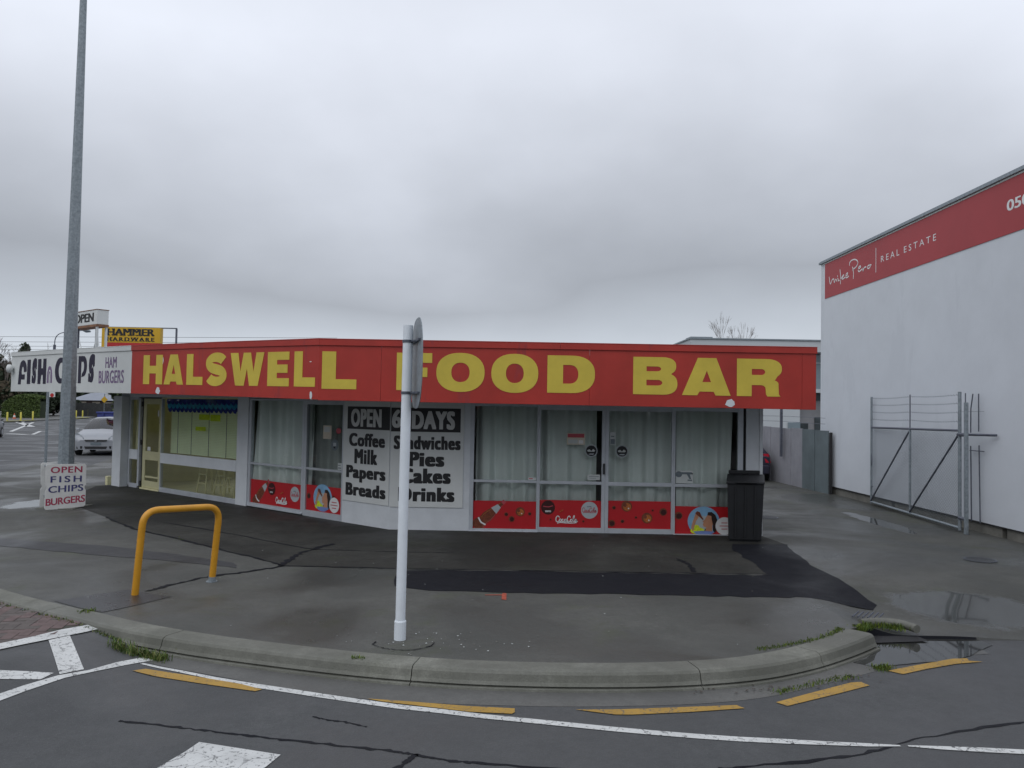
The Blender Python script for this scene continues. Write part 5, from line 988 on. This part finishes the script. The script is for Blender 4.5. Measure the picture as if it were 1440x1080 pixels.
# ------------------------------------------------------------------ cars
def car(label, name, loc, heading, paint, col_label, zk=1.0):
    """hatchback lofted from cross sections; local x = forward, y = left"""
    root = thing(name, label, 'car', loc)
    hx = Vector((heading[0], heading[1], 0)).normalized(); hy = Vector((-hx.y, hx.x, 0)); L0 = Vector(loc)
    P = lambda x, y, z: L0 + hx * x + hy * y + Vector((0, 0, z * zk))
    # x, halfwidth sill, halfwidth belt, z sill, z belt, halfwidth roof, z roof
    st = [(1.88, .60, .63, .24, .58, .54, .63), (1.83, .72, .76, .21, .66, .62, .74), (1.66, .80, .82, .20, .76, .66, .84), (1.40, .83, .845, .20, .84, .70, .91), (.98, .84, .85, .20, .90, .72, .985), (.80, .84, .85, .20, .92, .70, 1.03),
          (.30, .84, .85, .20, .94, .60, 1.36), (.05, .84, .85, .20, .95, .575, 1.46), (-.6, .84, .85, .20, .97, .57, 1.51), (-1.1, .84, .85, .20, .98, .56, 1.48), (-1.45, .83, .84, .22, .98, .54, 1.40), (-1.70, .80, .82, .26, .96, .58, 1.05), (-1.82, .72, .76, .30, .86, .60, .92)]
    ring = []
    for (x, ws, wb_, zs, zb_, wr, zr_) in st:
        h = [(ws, zs), (wb_, zs + (zb_ - zs) * .35), (wb_ * .995, zs + (zb_ - zs) * .8), (wb_ * .97, zb_), (wr + (wb_ * .97 - wr) * .12, zb_ + (zr_ - zb_) * .86), (wr * .86, zr_ - .012), (0, zr_ + .015)]
        ring.append([(x, y, z) for y, z in h] + [(x, -y, z) for y, z in h[-2::-1]])
    k = len(ring[0]); mb = MB(); vs = [P(*q) for r_ in ring for q in r_]; body = []; gls = []
    for i in range(len(st) - 1):
        for j in range(k - 1):
            f = (i * k + j, (i + 1) * k + j, (i + 1) * k + j + 1, i * k + j + 1)
            side = j in (3, k - 5); topj = j in (4, 5, k - 7, k - 6)
            isg = (side and 5 <= i <= 9 and i != 8) or (topj and i in (5, 6)) or (topj and i == 10)
            (gls if isg else body).append(f)
    nb0 = len(body); mb.add(vs, body, paint)
    mb.add(vs[:k], [tuple(range(k))], paint); mb.add(vs[-k:], [tuple(range(k))[::-1]], paint); bo_ = mb.build('body', root, smooth=True)
    for p_ in bo_.data.polygons:
        if len(p_.vertices) > 4: p_.use_smooth = False
    groups = {}
    for f in gls:
        j = f[0] % k; i = f[0] // k; key = ('side_window', j < 6, i < 8) if j in (3, k - 5) else (('windscreen',) if i < 8 else ('rear_window',))
        groups.setdefault(key, []).append(f)
    for key, ff in groups.items():
        used_ = sorted({v for f in ff for v in f}); mp_ = {v: q for q, v in enumerate(used_)}
        mb = MB(); mb.add([vs[v] for v in used_], [tuple(mp_[v] for v in f) for f in ff], glass_d); mb.build(key[0], root, smooth=True)
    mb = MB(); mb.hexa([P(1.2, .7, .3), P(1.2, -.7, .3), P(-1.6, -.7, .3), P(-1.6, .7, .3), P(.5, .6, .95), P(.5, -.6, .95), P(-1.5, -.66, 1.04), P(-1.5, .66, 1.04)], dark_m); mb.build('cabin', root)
    for x in (1.18, -1.2):
        for s_ in (1, -1):
            wh = []; mb = MB()
            mb.tube([P(x, s_ * .66, .30), P(x, s_ * .67, .30), P(x, s_ * .85, .30), P(x, s_ * .865, .30)], [.24, .30, .30, .26], tyre, 20); wheel = mb.build('wheel', root)
            mb = MB(); mb.tube([P(x, s_ * .84, .30), P(x, s_ * .872, .30)], [.19, .17], rim_m, 16); mb.build('rim', wheel)
    for s_ in (1, -1):
        hl = [(1.87, .44, .60), (1.83, .68, .60), (1.68, .845, .68), (1.52, .86, .82), (1.60, .74, .90), (1.74, .58, .82), (1.85, .45, .70)]
        mb = MB(); pin = [P(x - .10, s_ * (y - .08), z - .02) for x, y, z in hl]; pout = [P(x + .012, s_ * (y + .006), z + .006) for x, y, z in hl]; n_ = len(hl)
        mb.add(pin + pout, [tuple(range(n_, 2 * n_)) if s_ > 0 else tuple(range(n_, 2 * n_))[::-1]] + [(q, (q + 1) % n_, n_ + (q + 1) % n_, n_ + q) for q in range(n_)], lampg); mb.build('headlight', root)
        mb = MB(); mb.hexa([P(-1.70, s_ * .62, .70), P(-1.86, s_ * .62, .70), P(-1.80, s_ * .79, .70), P(-1.55, s_ * .835, .70), P(-1.66, s_ * .56, 1.02), P(-1.78, s_ * .56, 1.02), P(-1.74, s_ * .74, 1.02), P(-1.52, s_ * .80, 1.02)], tail_m); mb.build('tail_light', root)
        mb = MB(); mb.hexa([P(.72, s_ * .86, .96), P(.60, s_ * .86, .96), P(.60, s_ * 1.02, .97), P(.72, s_ * 1.0, .97), P(.72, s_ * .88, 1.06), P(.60, s_ * .88, 1.06), P(.60, s_ * 1.03, 1.07), P(.70, s_ * 1.01, 1.07)], paint); mb.build('wing_mirror', root, bevel=.02)
        mb = MB(); mb.hexa([P(1.89, s_ * .50, .28), P(1.86, s_ * .70, .28), P(1.7, s_ * .70, .30), P(1.75, s_ * .52, .30), P(1.895, s_ * .48, .38), P(1.86, s_ * .69, .38), P(1.7, s_ * .69, .40), P(1.75, s_ * .5, .40)], dark_m); mb.build('fog_light', root)
    mb = MB(); mb.hexa([P(1.91, .38, .57), P(1.91, -.38, .57), P(1.76, -.38, .57), P(1.76, .38, .57), P(1.89, .42, .635), P(1.89, -.42, .635), P(1.74, -.4, .665), P(1.74, .4, .665)], dark_m); mb.build('grille', root)
    mb = MB(); mb.tube([P(1.87, 0, .605), P(1.92, 0, .605)], .045, chrome, 12); mb.build('badge', root)
    mb = MB(); mb.hexa([P(1.89, .38, .27), P(1.89, -.38, .27), P(1.75, -.38, .27), P(1.75, .38, .27), P(1.885, .42, .37), P(1.885, -.42, .37), P(1.75, -.42, .37), P(1.75, .42, .37)], dark_m); mb.build('air_intake', root)
    mb = MB(); mb.hexa([P(1.90, .19, .43), P(1.90, -.19, .43), P(1.87, -.19, .43), P(1.87, .19, .43), P(1.895, .19, .53), P(1.895, -.19, .53), P(1.86, -.19, .53), P(1.86, .19, .53)], inkg); mb.build('number_plate', root)
    mb = MB(); mb.hexa([P(-1.70, .75, .28), P(-1.92, .70, .28), P(-1.92, -.70, .28), P(-1.70, -.75, .28), P(-1.70, .76, .60), P(-1.93, .70, .60), P(-1.93, -.70, .60), P(-1.70, -.76, .60)], carr if paint is carr else paint); mb.build('rear_bumper', root, bevel=.03)
    for s_ in (.3, -.25): mb = MB(); mb.tube([P(.82, s_, 1.02), P(.75, s_ + .4, 1.06)], .01, dark_m, 4); mb.build('wiper', root)
    return root
cd = Vector((.27, -.963, 0)).normalized()
car('silver white hatchback parked facing the camera in the kerbside bay', 'parked_car', (-16.58 - cd.x * 1.8, 31.75 - cd.y * 1.8, -.13), cd, carw, '')
car('charcoal car cut off by the left edge on the far lane of the street', 'moving_car', (-30.28, 45.2, -.13), (-.35, .94), card, '')
car('dark hatchback with a red tail light parked in the driveway behind the food bar', 'parked_car', (6.90, 25.35, 0), (-.02, 1), carr, '', .80)

# blue skip
sk = thing('skip_bin', 'blue steel skip parked behind the silver hatchback', 'skip', (-22.2, 45.6, -.13))
mb = MB(); X0, X1, Y0, Y1 = -23.5, -21.0, 45.0, 48.6
for q in (((X0 + .0, Y0), (X1, Y0), (X1, Y0 + .06), (X0, Y0 + .06)), ((X0, Y1 - .06), (X1, Y1 - .06), (X1, Y1), (X0, Y1)), ((X0, Y0 + .06), (X0 + .06, Y0 + .06), (X0 + .06, Y1 - .06), (X0, Y1 - .06)), ((X1 - .06, Y0 + .06), (X1, Y0 + .06), (X1, Y1 - .06), (X1 - .06, Y1 - .06))):
    mb.hexa([(x, y, .1) for x, y in q] + [(x, y, 1.38) for x, y in q], blue_m)
mb.box(X0, X1, Y0, Y1, .04, .1, blue_m); mb.build('body', sk); mb = MB(); mb.box(X0 - .05, X1 + .05, Y0 - .05, Y0 + .09, 1.381, 1.47, blue_m); mb.box(X0 - .05, X0 + .09, Y0 + .09, Y1, 1.381, 1.47, blue_m); mb.build('rim', sk, bevel=.01)
for x in (X0 + .3, X0 + .95, X0 + 1.6, X0 + 2.2): mb = MB(); mb.box(x, x + .08, Y0 - .05, Y0, .1, 1.38, blue_m); mb.build('rib', sk)
mb = MB(); mb.box(X0 + .2, X1 - .2, Y0 + .2, Y1 - .2, -.13, .04, dark_m); mb.build('skids', sk)

# ------------------------------------------------------------------ far side of the street
bs = [(-51.36, 80.82, 1.05), (-50.56, 82.5, 1.02), (-51.62, 86.9, 1.0), (-57.41, 104.62, 1.1), (-56.96, 106.0, 1.0), (-57.0, 108.2, 1.0)]
bpx = [(10, 593), (29, 593), (46, 592), (107, 588), (116, 588), (124, 586.5)]
bn_ = ['nearest the left edge', 'between the cone and the hedge middle', 'at the right end of the near three', 'just right of the street light pole', 'middle one of the far three', 'right-most of the far three']
for (px, py), nm in zip(bpx, bn_):
    x, y = gpt(px, py); h = 13.2 * y / FPX if px < 60 else 10.5 * y / FPX
    o = thing('bollard', 'yellow bollard across the street, ' + nm, 'bollard', (x, y, -.13), 'yellow bollards on the far kerb')
    mb = MB(); mb.tube([(x, y, -.13), (x, y, -.13 + h), (x, y, -.13 + h + .03)], [.085, .085, .04], bollm, 10); mb.build('post', o, smooth=True)
x, y = gpt(20, 590.5); co = thing('traffic_cone', 'small orange and white traffic cone between the far bollards', 'traffic cone', (x, y, -.13))
mb = MB(); mb.tube([(x, y, -.11), (x, y, .2)], [.2, .13], conew, 12); mb.tube([(x, y, .2), (x, y, .40)], [.13, .08], signw, 12); mb.tube([(x, y, .4), (x, y, .62)], [.08, .03], conew, 12); mb.build('cone', co, smooth=True); mb = MB(); mb.box(x - .25, x + .25, y - .25, y + .25, -.125, -.1, conew); mb.build('base', co)
# far footpath with yellow kerb
g = [gpt(-60, 597), gpt(0, 594.3), gpt(48, 592.6), gpt(70, 591.3), gpt(104, 589.6), gpt(125, 588.2), gpt(145, 585.5)]
fpf = slab(g + [(-90, 190), (-170, 160), (-150, 90)], -.14, -.01, gutt_m, 'far_footpath', kind='structure')
ykm = mat('yellow_kerb_paint', (.45, .42, .10), .7, .2, 3)
for a, b in ((gpt(8, 593.9), gpt(48, 592.6)), (gpt(104, 589.6), gpt(125, 588.2))):
    drape(stroke([a, b], .5), lambda x, y: -.01, ykm, 'yellow_kerb_line', fpf, dz=.01)

def leaves(mb, c, r3, n, size, mats, seed, clumps=14, flatb=.2):
    random.seed(seed); cl = []
    for _ in range(clumps):
        while True:
            p = Vector((random.uniform(-1, 1), random.uniform(-1, 1), random.uniform(-1, 1)))
            if p.length < 1: break
        cl.append((p * .8, random.uniform(.28, .5), random.choice(mats)))
    for i in range(n):
        cp, cr_, cm = random.choice(cl)
        d = Vector((random.gauss(0, 1), random.gauss(0, 1), random.gauss(0, 1))).normalized() * cr_ * random.uniform(.5, 1)
        q = cp + d; p = Vector((c[0] + q.x * r3[0], c[1] + q.y * r3[1], c[2] + q.z * r3[2]))
        if p.z < c[2] - r3[2] * (1 - flatb * .2): continue
        a = Vector((random.gauss(0, 1), random.gauss(0, 1), random.gauss(0, 1))).normalized(); b = a.orthogonal().normalized(); s_ = size * random.uniform(.6, 1.3)
        mb.add([p + a * s_, p + b * s_ * .6, p - a * s_, p - b * s_ * .6], [(0, 1, 2, 3)], cm if random.random() < .7 else random.choice(mats))
brown_l = mat('dead_leaf', (.075, .058, .035), .8, .3, 4)
def tree(label, x, y, h, r_, seed, mats, trunk=.2, n=1800, size=.22, group=None, name='tree', z0=-.1):
    o = thing(name, label, 'tree' if name != 'hedge' else 'hedge', (x, y, z0), group)
    mb = MB(); mb.tube([(x, y, z0), (x + .1, y, z0 + h * .35), (x, y + .1, z0 + h * .75)], [h * .03, h * .022, h * .008], bark, 7)
    random.seed(seed)
    for i in range(5):
        a = random.uniform(0, 6.28); z = h * random.uniform(.25, .6); mb.tube([(x, y, z0 + z), (x + math.cos(a) * r_ * .6, y + math.sin(a) * r_ * .6, z0 + z + h * .2)], [h * .01, h * .004], bark, 5)
    mb.build('trunk', o, smooth=True)
    mb = MB(); leaves(mb, (x, y, z0 + h * (.5 + trunk / 2)), (r_, r_, h * (.5 - trunk / 2)), n, size, mats, seed, 30); mb.build('crown', o)
def bare(label, x, y, h, seed, spread=.45, m=bark_l, z0=-.1, depth=5, r_=.012, group=None, base_=.35):
    o = thing('bare_tree', label, 'tree', (x, y, z0), group); random.seed(seed); mt = MB(); mc = MB()
    def br(p, d, l, r1, k):
        e = p + d * l; (mt if k >= depth - 1 else mc).tube([p, p + d * l * .5 + Vector((random.uniform(-.04, .04) * l,) * 3), e], [r1, r1 * .85, r1 * .7], m, 5 if k > 2 else 3, False)
        if k == 0: return
        for _ in range(3 if k > 1 else 4):
            nd = (d + Vector((random.gauss(0, spread), random.gauss(0, spread), random.gauss(.12, .22)))).normalized(); br(e, nd, l * random.uniform(.55, .8), r1 * .62, k - 1)
    br(Vector((x, y, z0)), Vector((0, 0, 1)), h * base_, h * r_, depth)
    mt.build('trunk', o); mc.build('crown', o)
bare('bare winter tree showing above the flat roof of the background building', 19.9, 70, 8.9, 11, .20, base_=.42, r_=.007)
bare('bare winter tree at the left edge above the dark evergreen', -69.2, 108, 12.4, 5, .38, base_=.30)
bare('thin bare tree just right of the left edge trees', -66.6, 104, 10.6, 8, .42, base_=.28)
tree('dark evergreen tree filling the left edge beside the fish and chips sign', -71.5, 106, 9.3, 4.4, 21, [leaf_a, leaf_a, leaf_a, brown_l], .1, 9000, .30)
tree('low dark tree behind the clipped hedge, left side', -66.0, 108, 6.0, 3.8, 22, [leaf_a], .05, 5000, .30, 'dark trees behind the hedge')
tree('low dark tree behind the clipped hedge, right side', -67.0, 116, 5.2, 3.9, 23, [leaf_a], .05, 5000, .30, 'dark trees behind the hedge')
tree('low dark tree beside the left-most bollard behind the charcoal car', -69.6, 104, 5.6, 4.6, 29, [leaf_a, leaf_a, brown_l], .02, 7000, .3)
tree('dark tree top just clearing the left end of the white fascia', -86.4, 140, 11.9, 1.7, 24, [leaf_a], .15, 3500, .35)
tree('dense green tree behind the white column and blue skip', -48.2, 100, 6.4, 2.9, 25, [leaf_a, leaf_b], .02, 7000, .24)
tree('dark broad tree behind the grey roofed house', -72, 140, 6.8, 8, 26, [leaf_a], .05, 7000, .4)
tree('dark green tree to the right of the house fence', -55, 118, 6.6, 3.2, 28, [leaf_a, leaf_a, leaf_b], .02, 6000, .28)
# clipped hedge
hg = thing('clipped_hedge', 'clipped rounded green hedge across the street behind the yellow bollards', 'hedge', (-58.8, 96, -.05)); random.seed(9)
mb = MB()
for i in range(14000):
    u = random.uniform(-1, 1); t = random.random(); X = -58.8 + u * 2.25; topz = 2.78 - .62 * abs(u - .25) ** 2.2 - .25 * (u < -.3) * abs(u + .3)
    if random.random() < .5: p = Vector((X, 95 + random.uniform(-.12, .12), -.05 + topz * t)); lt = t
    else: p = Vector((X, 95 + 1.6 * random.random(), topz + random.uniform(-.12, .05))); lt = 1
    a = Vector((random.gauss(0, 1), random.gauss(0, 1), random.gauss(0, 1))).normalized(); b = a.orthogonal().normalized(); s_ = .085
    mb.add([p + a * s_, p + b * s_ * .7, p - a * s_, p - b * s_ * .7], [(0, 1, 2, 3)], leaf_c if random.random() < .35 else leaf_b)
mb.box(-60.9, -56.7, 95.15, 96.5, -.05, 2.0, leaf_a); mb.build('foliage', hg); mb = MB()
for x in (-60, -58.8, -57.6): mb.tube([(x, 95.8, -.1), (x, 95.8, 1)], .06, bark, 5)
mb.build('stems', hg)
# house with fence
ho = thing('house', 'low house with a grey roof behind a dark timber fence across the street', 'house', (-66, 127, 0))
mb = MB(); mb.box(-69.5, -62.5, 126, 134, 0, 2.35, mat('house_brick', (.12, .08, .075), .85, .2, 3)); mb.build('wall', ho)
mb = MB(); mb.add([(-70.2, 125.3, 2.3), (-61.8, 125.3, 2.3), (-61.8, 134.7, 2.3), (-70.2, 134.7, 2.3), (-68.2, 129.5, 3.7), (-64.5, 129.5, 3.7)], [(0, 1, 5, 4), (1, 2, 5), (2, 3, 4, 5), (3, 0, 4), (3, 2, 1, 0)], roofg); mb.build('roof', ho)
for x in (-68.8, -66.6, -64.6): mb = MB(); mb.box(x, x + 1.2, 125.93, 125.99, 1.2, 2.1, paperc); mb.build('window', ho)
fn = thing('timber_fence', 'dark timber paling fence in front of the grey roofed house', 'fence', (-61, 113, 0))
fa, fb2 = Vector((-63.6, 114.0, 0)), Vector((-55.0, 112.6, 0)); FF = Fr((fa.x, fa.y), (fb2 - fa)[:2]); fl_ = (fb2 - fa).length; i = 0; xx = 0
while xx < fl_:
    mb = MB(); mb.fbox(FF, xx, xx + .45, -.05, 1.86 + .03 * (i % 3), -.03 - .01 * (i % 2), -.01 * (i % 2), fencew); mb.build('paling', fn); xx += .47; i += 1
ws_ = thing('warning_sign', 'yellow diamond warning sign on a thin post across the street', 'sign', (-51.4, 100, -.1))
mb = MB(); mb.tube([(-51.4, 100.05, -.1), (-51.4, 100.05, 3.1)], .05, galv_m, 6); mb.build('post', ws_)
mb = MB(); mb.add([(-51.4 + a * .36, 100, 2.36 + b * .36) for a, b in ((0, -1.2), (1.2, 0), (0, 1.2), (-1.2, 0))] + [(-51.4 + a * .36, 100.03, 2.36 + b * .36) for a, b in ((0, -1.2), (1.2, 0), (0, 1.2), (-1.2, 0))], [(0, 1, 2, 3), (7, 6, 5, 4), (0, 4, 5, 1), (1, 5, 6, 2), (2, 6, 7, 3), (3, 7, 4, 0)], hamy); mb.build('diamond_plate', ws_)
mb = MB(); mb.box(-51.3, -50.9, 99.98, 100.02, 2.85, 3.12, signw); mb.build('white_plate', ws_)
# power lines
pl = thing('power_lines', 'thin power lines strung across the sky above the far trees', 'power line', (-80, 95, 8))
for z in (9.6, 9.0, 8.5, 8.1):
    mb = MB(); mb.tube([(-120, 96, z + .3), (-75, 92, z - .35), (-20, 90, z + .2)], .022, dark_m, 3); mb.build('wire', pl)

# unseen trees and fences added to darken reflections in the shop glass
mb = MB(); random.seed(77)
for i in range(9):
    cy_ = -15 + i * 9 + random.uniform(-2, 2); leaves(mb, (-56 + random.uniform(-3, 3), cy_, 4), (4, 5.5, random.uniform(4, 5.5)), 700, .8, [leaf_a, leaf_b], 300 + i, 16)
mb.box(-58, -57.8, -20, 62, -.13, 2.2, fencew)
for i in range(11):
    cx_ = -38 + i * 7.5 + random.uniform(-2, 2); h_ = random.uniform(4.5, 9); leaves(mb, (cx_, -24 + random.uniform(-3, 3), h_ * .5), (4.5, 3, h_ * .52), 700, .7, [leaf_a, leaf_b], 200 + i, 16)
mb.box(-45, 45, -28, -27.8, -.13, 1.8, fencew); mb.build('reflection_trees', kind='stuff', label='added out-of-view trees that darken reflections in the shop windows', cat='trees')

# ------------------------------------------------------------------ weeds
def tuft(pts, n, h, label, seed, spread=.04, mats=(grass_m, grass_m, grass_y), zf=None, name='grass'):
    random.seed(seed); mb = MB(); pl2 = catm(pts, 6) if len(pts) > 1 else pts
    for i in range(n):
        x, y = random.choice(pl2); x += random.gauss(0, spread); y += random.gauss(0, spread); z = zf(x, y)
        a = random.gauss(3.9, 1.6); hh = h * (.15 + random.random() ** 1.8 * 1.1); w_ = .004; le = random.uniform(.2, .9) * hh
        dx, dy = math.cos(a), math.sin(a); p = Vector((x, y, z - .004)); q = Vector((x + dx * le * .4, y + dy * le * .4, z + hh * .65)); e = Vector((x + dx * le, y + dy * le, z + hh * .9)); s_ = Vector((-dy, dx, 0)) * w_
        mb.add([p - s_, p + s_, q + s_ * .8, q - s_ * .8, e], [(0, 1, 2, 3), (3, 2, 4)], random.choice(mats))
    return mb.build(name, kind='stuff', label=label, cat='grass')
zr4 = lambda x, y: zroad(x, y) + .004
tuft([(-3.36, 6.86), (-3.2, 6.78), (-3.02, 6.70), (-2.86, 6.64)], 700, .07, 'grass tuft growing in the gutter at the start of the raised kerb', 31, .035, zf=zr4)
tuft([(-5.08, 7.95), (-4.43, 7.57), (-4.05, 7.36), (-3.67, 7.14), (-3.4, 7.0)], 420, .022, 'short weeds along the joint between the kerb and the brick paving', 32, .014, zf=zr4)
tuft([(2.08, 6.14), (2.3, 6.26), (2.59, 6.43), (2.80, 6.52)], 420, .022, 'low weeds along the gutter edge beside the yellow dashes', 33, .022, (grass_m, moss_m), zf=zr4)
tuft([(3.12, 6.73), (3.20, 6.78)], 260, .035, 'small round weed near the puddle', 34, .03, (grass_m, moss_m), zf=zr4)
tuft([(2.15, 6.80), (2.5, 6.98), (2.86, 7.22), (3.12, 7.5)], 700, .022, 'moss and weeds along the back of the kerb by the storm drain', 35, .02, (moss_m, grass_m), zf=lambda x, y: 0.0)
tuft([(3.3, 7.55), (3.42, 7.66), (3.5, 7.72)], 500, .05, 'bright weeds growing at the kerb end', 36, .035, (moss_m, grass_m), zf=lambda x, y: -.03)
tuft([(3.68, 7.80), (3.82, 7.78)], 420, .05, 'clump of bright grass under the storm drain hood', 37, .04, (moss_m, grass_m), zf=lambda x, y: -.06)
tuft([(-1.22, 6.37), (-1.15, 6.36)], 120, .025, 'tiny bright weed at the kerb by the white post', 38, .02, (moss_m, grass_m), zf=lambda x, y: 0.0)
tuft([(-4.05, 7.62), (-3.98, 7.66)], 140, .03, 'weed sprouting in the kerb joint near the hoop barrier', 39, .03, (moss_m, grass_m), zf=lambda x, y: 0.0)
tuft([(-6.2, 12.9), (-5.0, 11.9), (-4.8, 11.7)], 60, .02, 'tiny weeds in the footpath seam behind the hoop barrier', 40, .03, (moss_m, grass_m), zf=lambda x, y: 0.0)
# litter of pale chips around the post
random.seed(44); mb = MB()
for i in range(110):
    if random.random() < .45: x, y = random.gauss(-.6, .4), random.gauss(6.9, .2)
    else: x, y = random.uniform(-5, 4.5), random.uniform(6.9, 12)
    if y < 6.4 or (x > 3.2 and y < 10): continue
    s_ = random.uniform(.004, .011); a = random.uniform(0, 3); mb.add([(x + s_ * math.cos(a + k * 1.57), y + s_ * math.sin(a + k * 1.57), .004 + (.004 if k % 2 else 0)) for k in range(4)], [(0, 1, 2, 3)], paper_m if random.random() < .6 else plinth_m)
mb.build('stone_chips', kind='stuff', label='pale stone chips scattered on the footpath round the white post', cat='litter')
random.seed(45); mb = MB()
for i in range(60):
    x = random.uniform(1.4, 3.0); y = 6.0 + .23 * (x - 1.2) + random.gauss(0, .06) + .05 * (x - 1.4) ** 2; s_ = random.uniform(.006, .014); z = zroad(x, y) + .012
    a = random.uniform(0, 3); mb.add([(x + s_ * math.cos(a + k * 1.57), y + s_ * math.sin(a + k * 1.57), z + (.006 if k % 2 else 0)) for k in range(4)], [(0, 1, 2, 3)], bark)
mb.build('leaf_litter', kind='stuff', label='small brown leaf fragments lying in the gutter', cat='litter')
print('bricks', nb, 'objects', len(bpy.data.objects))
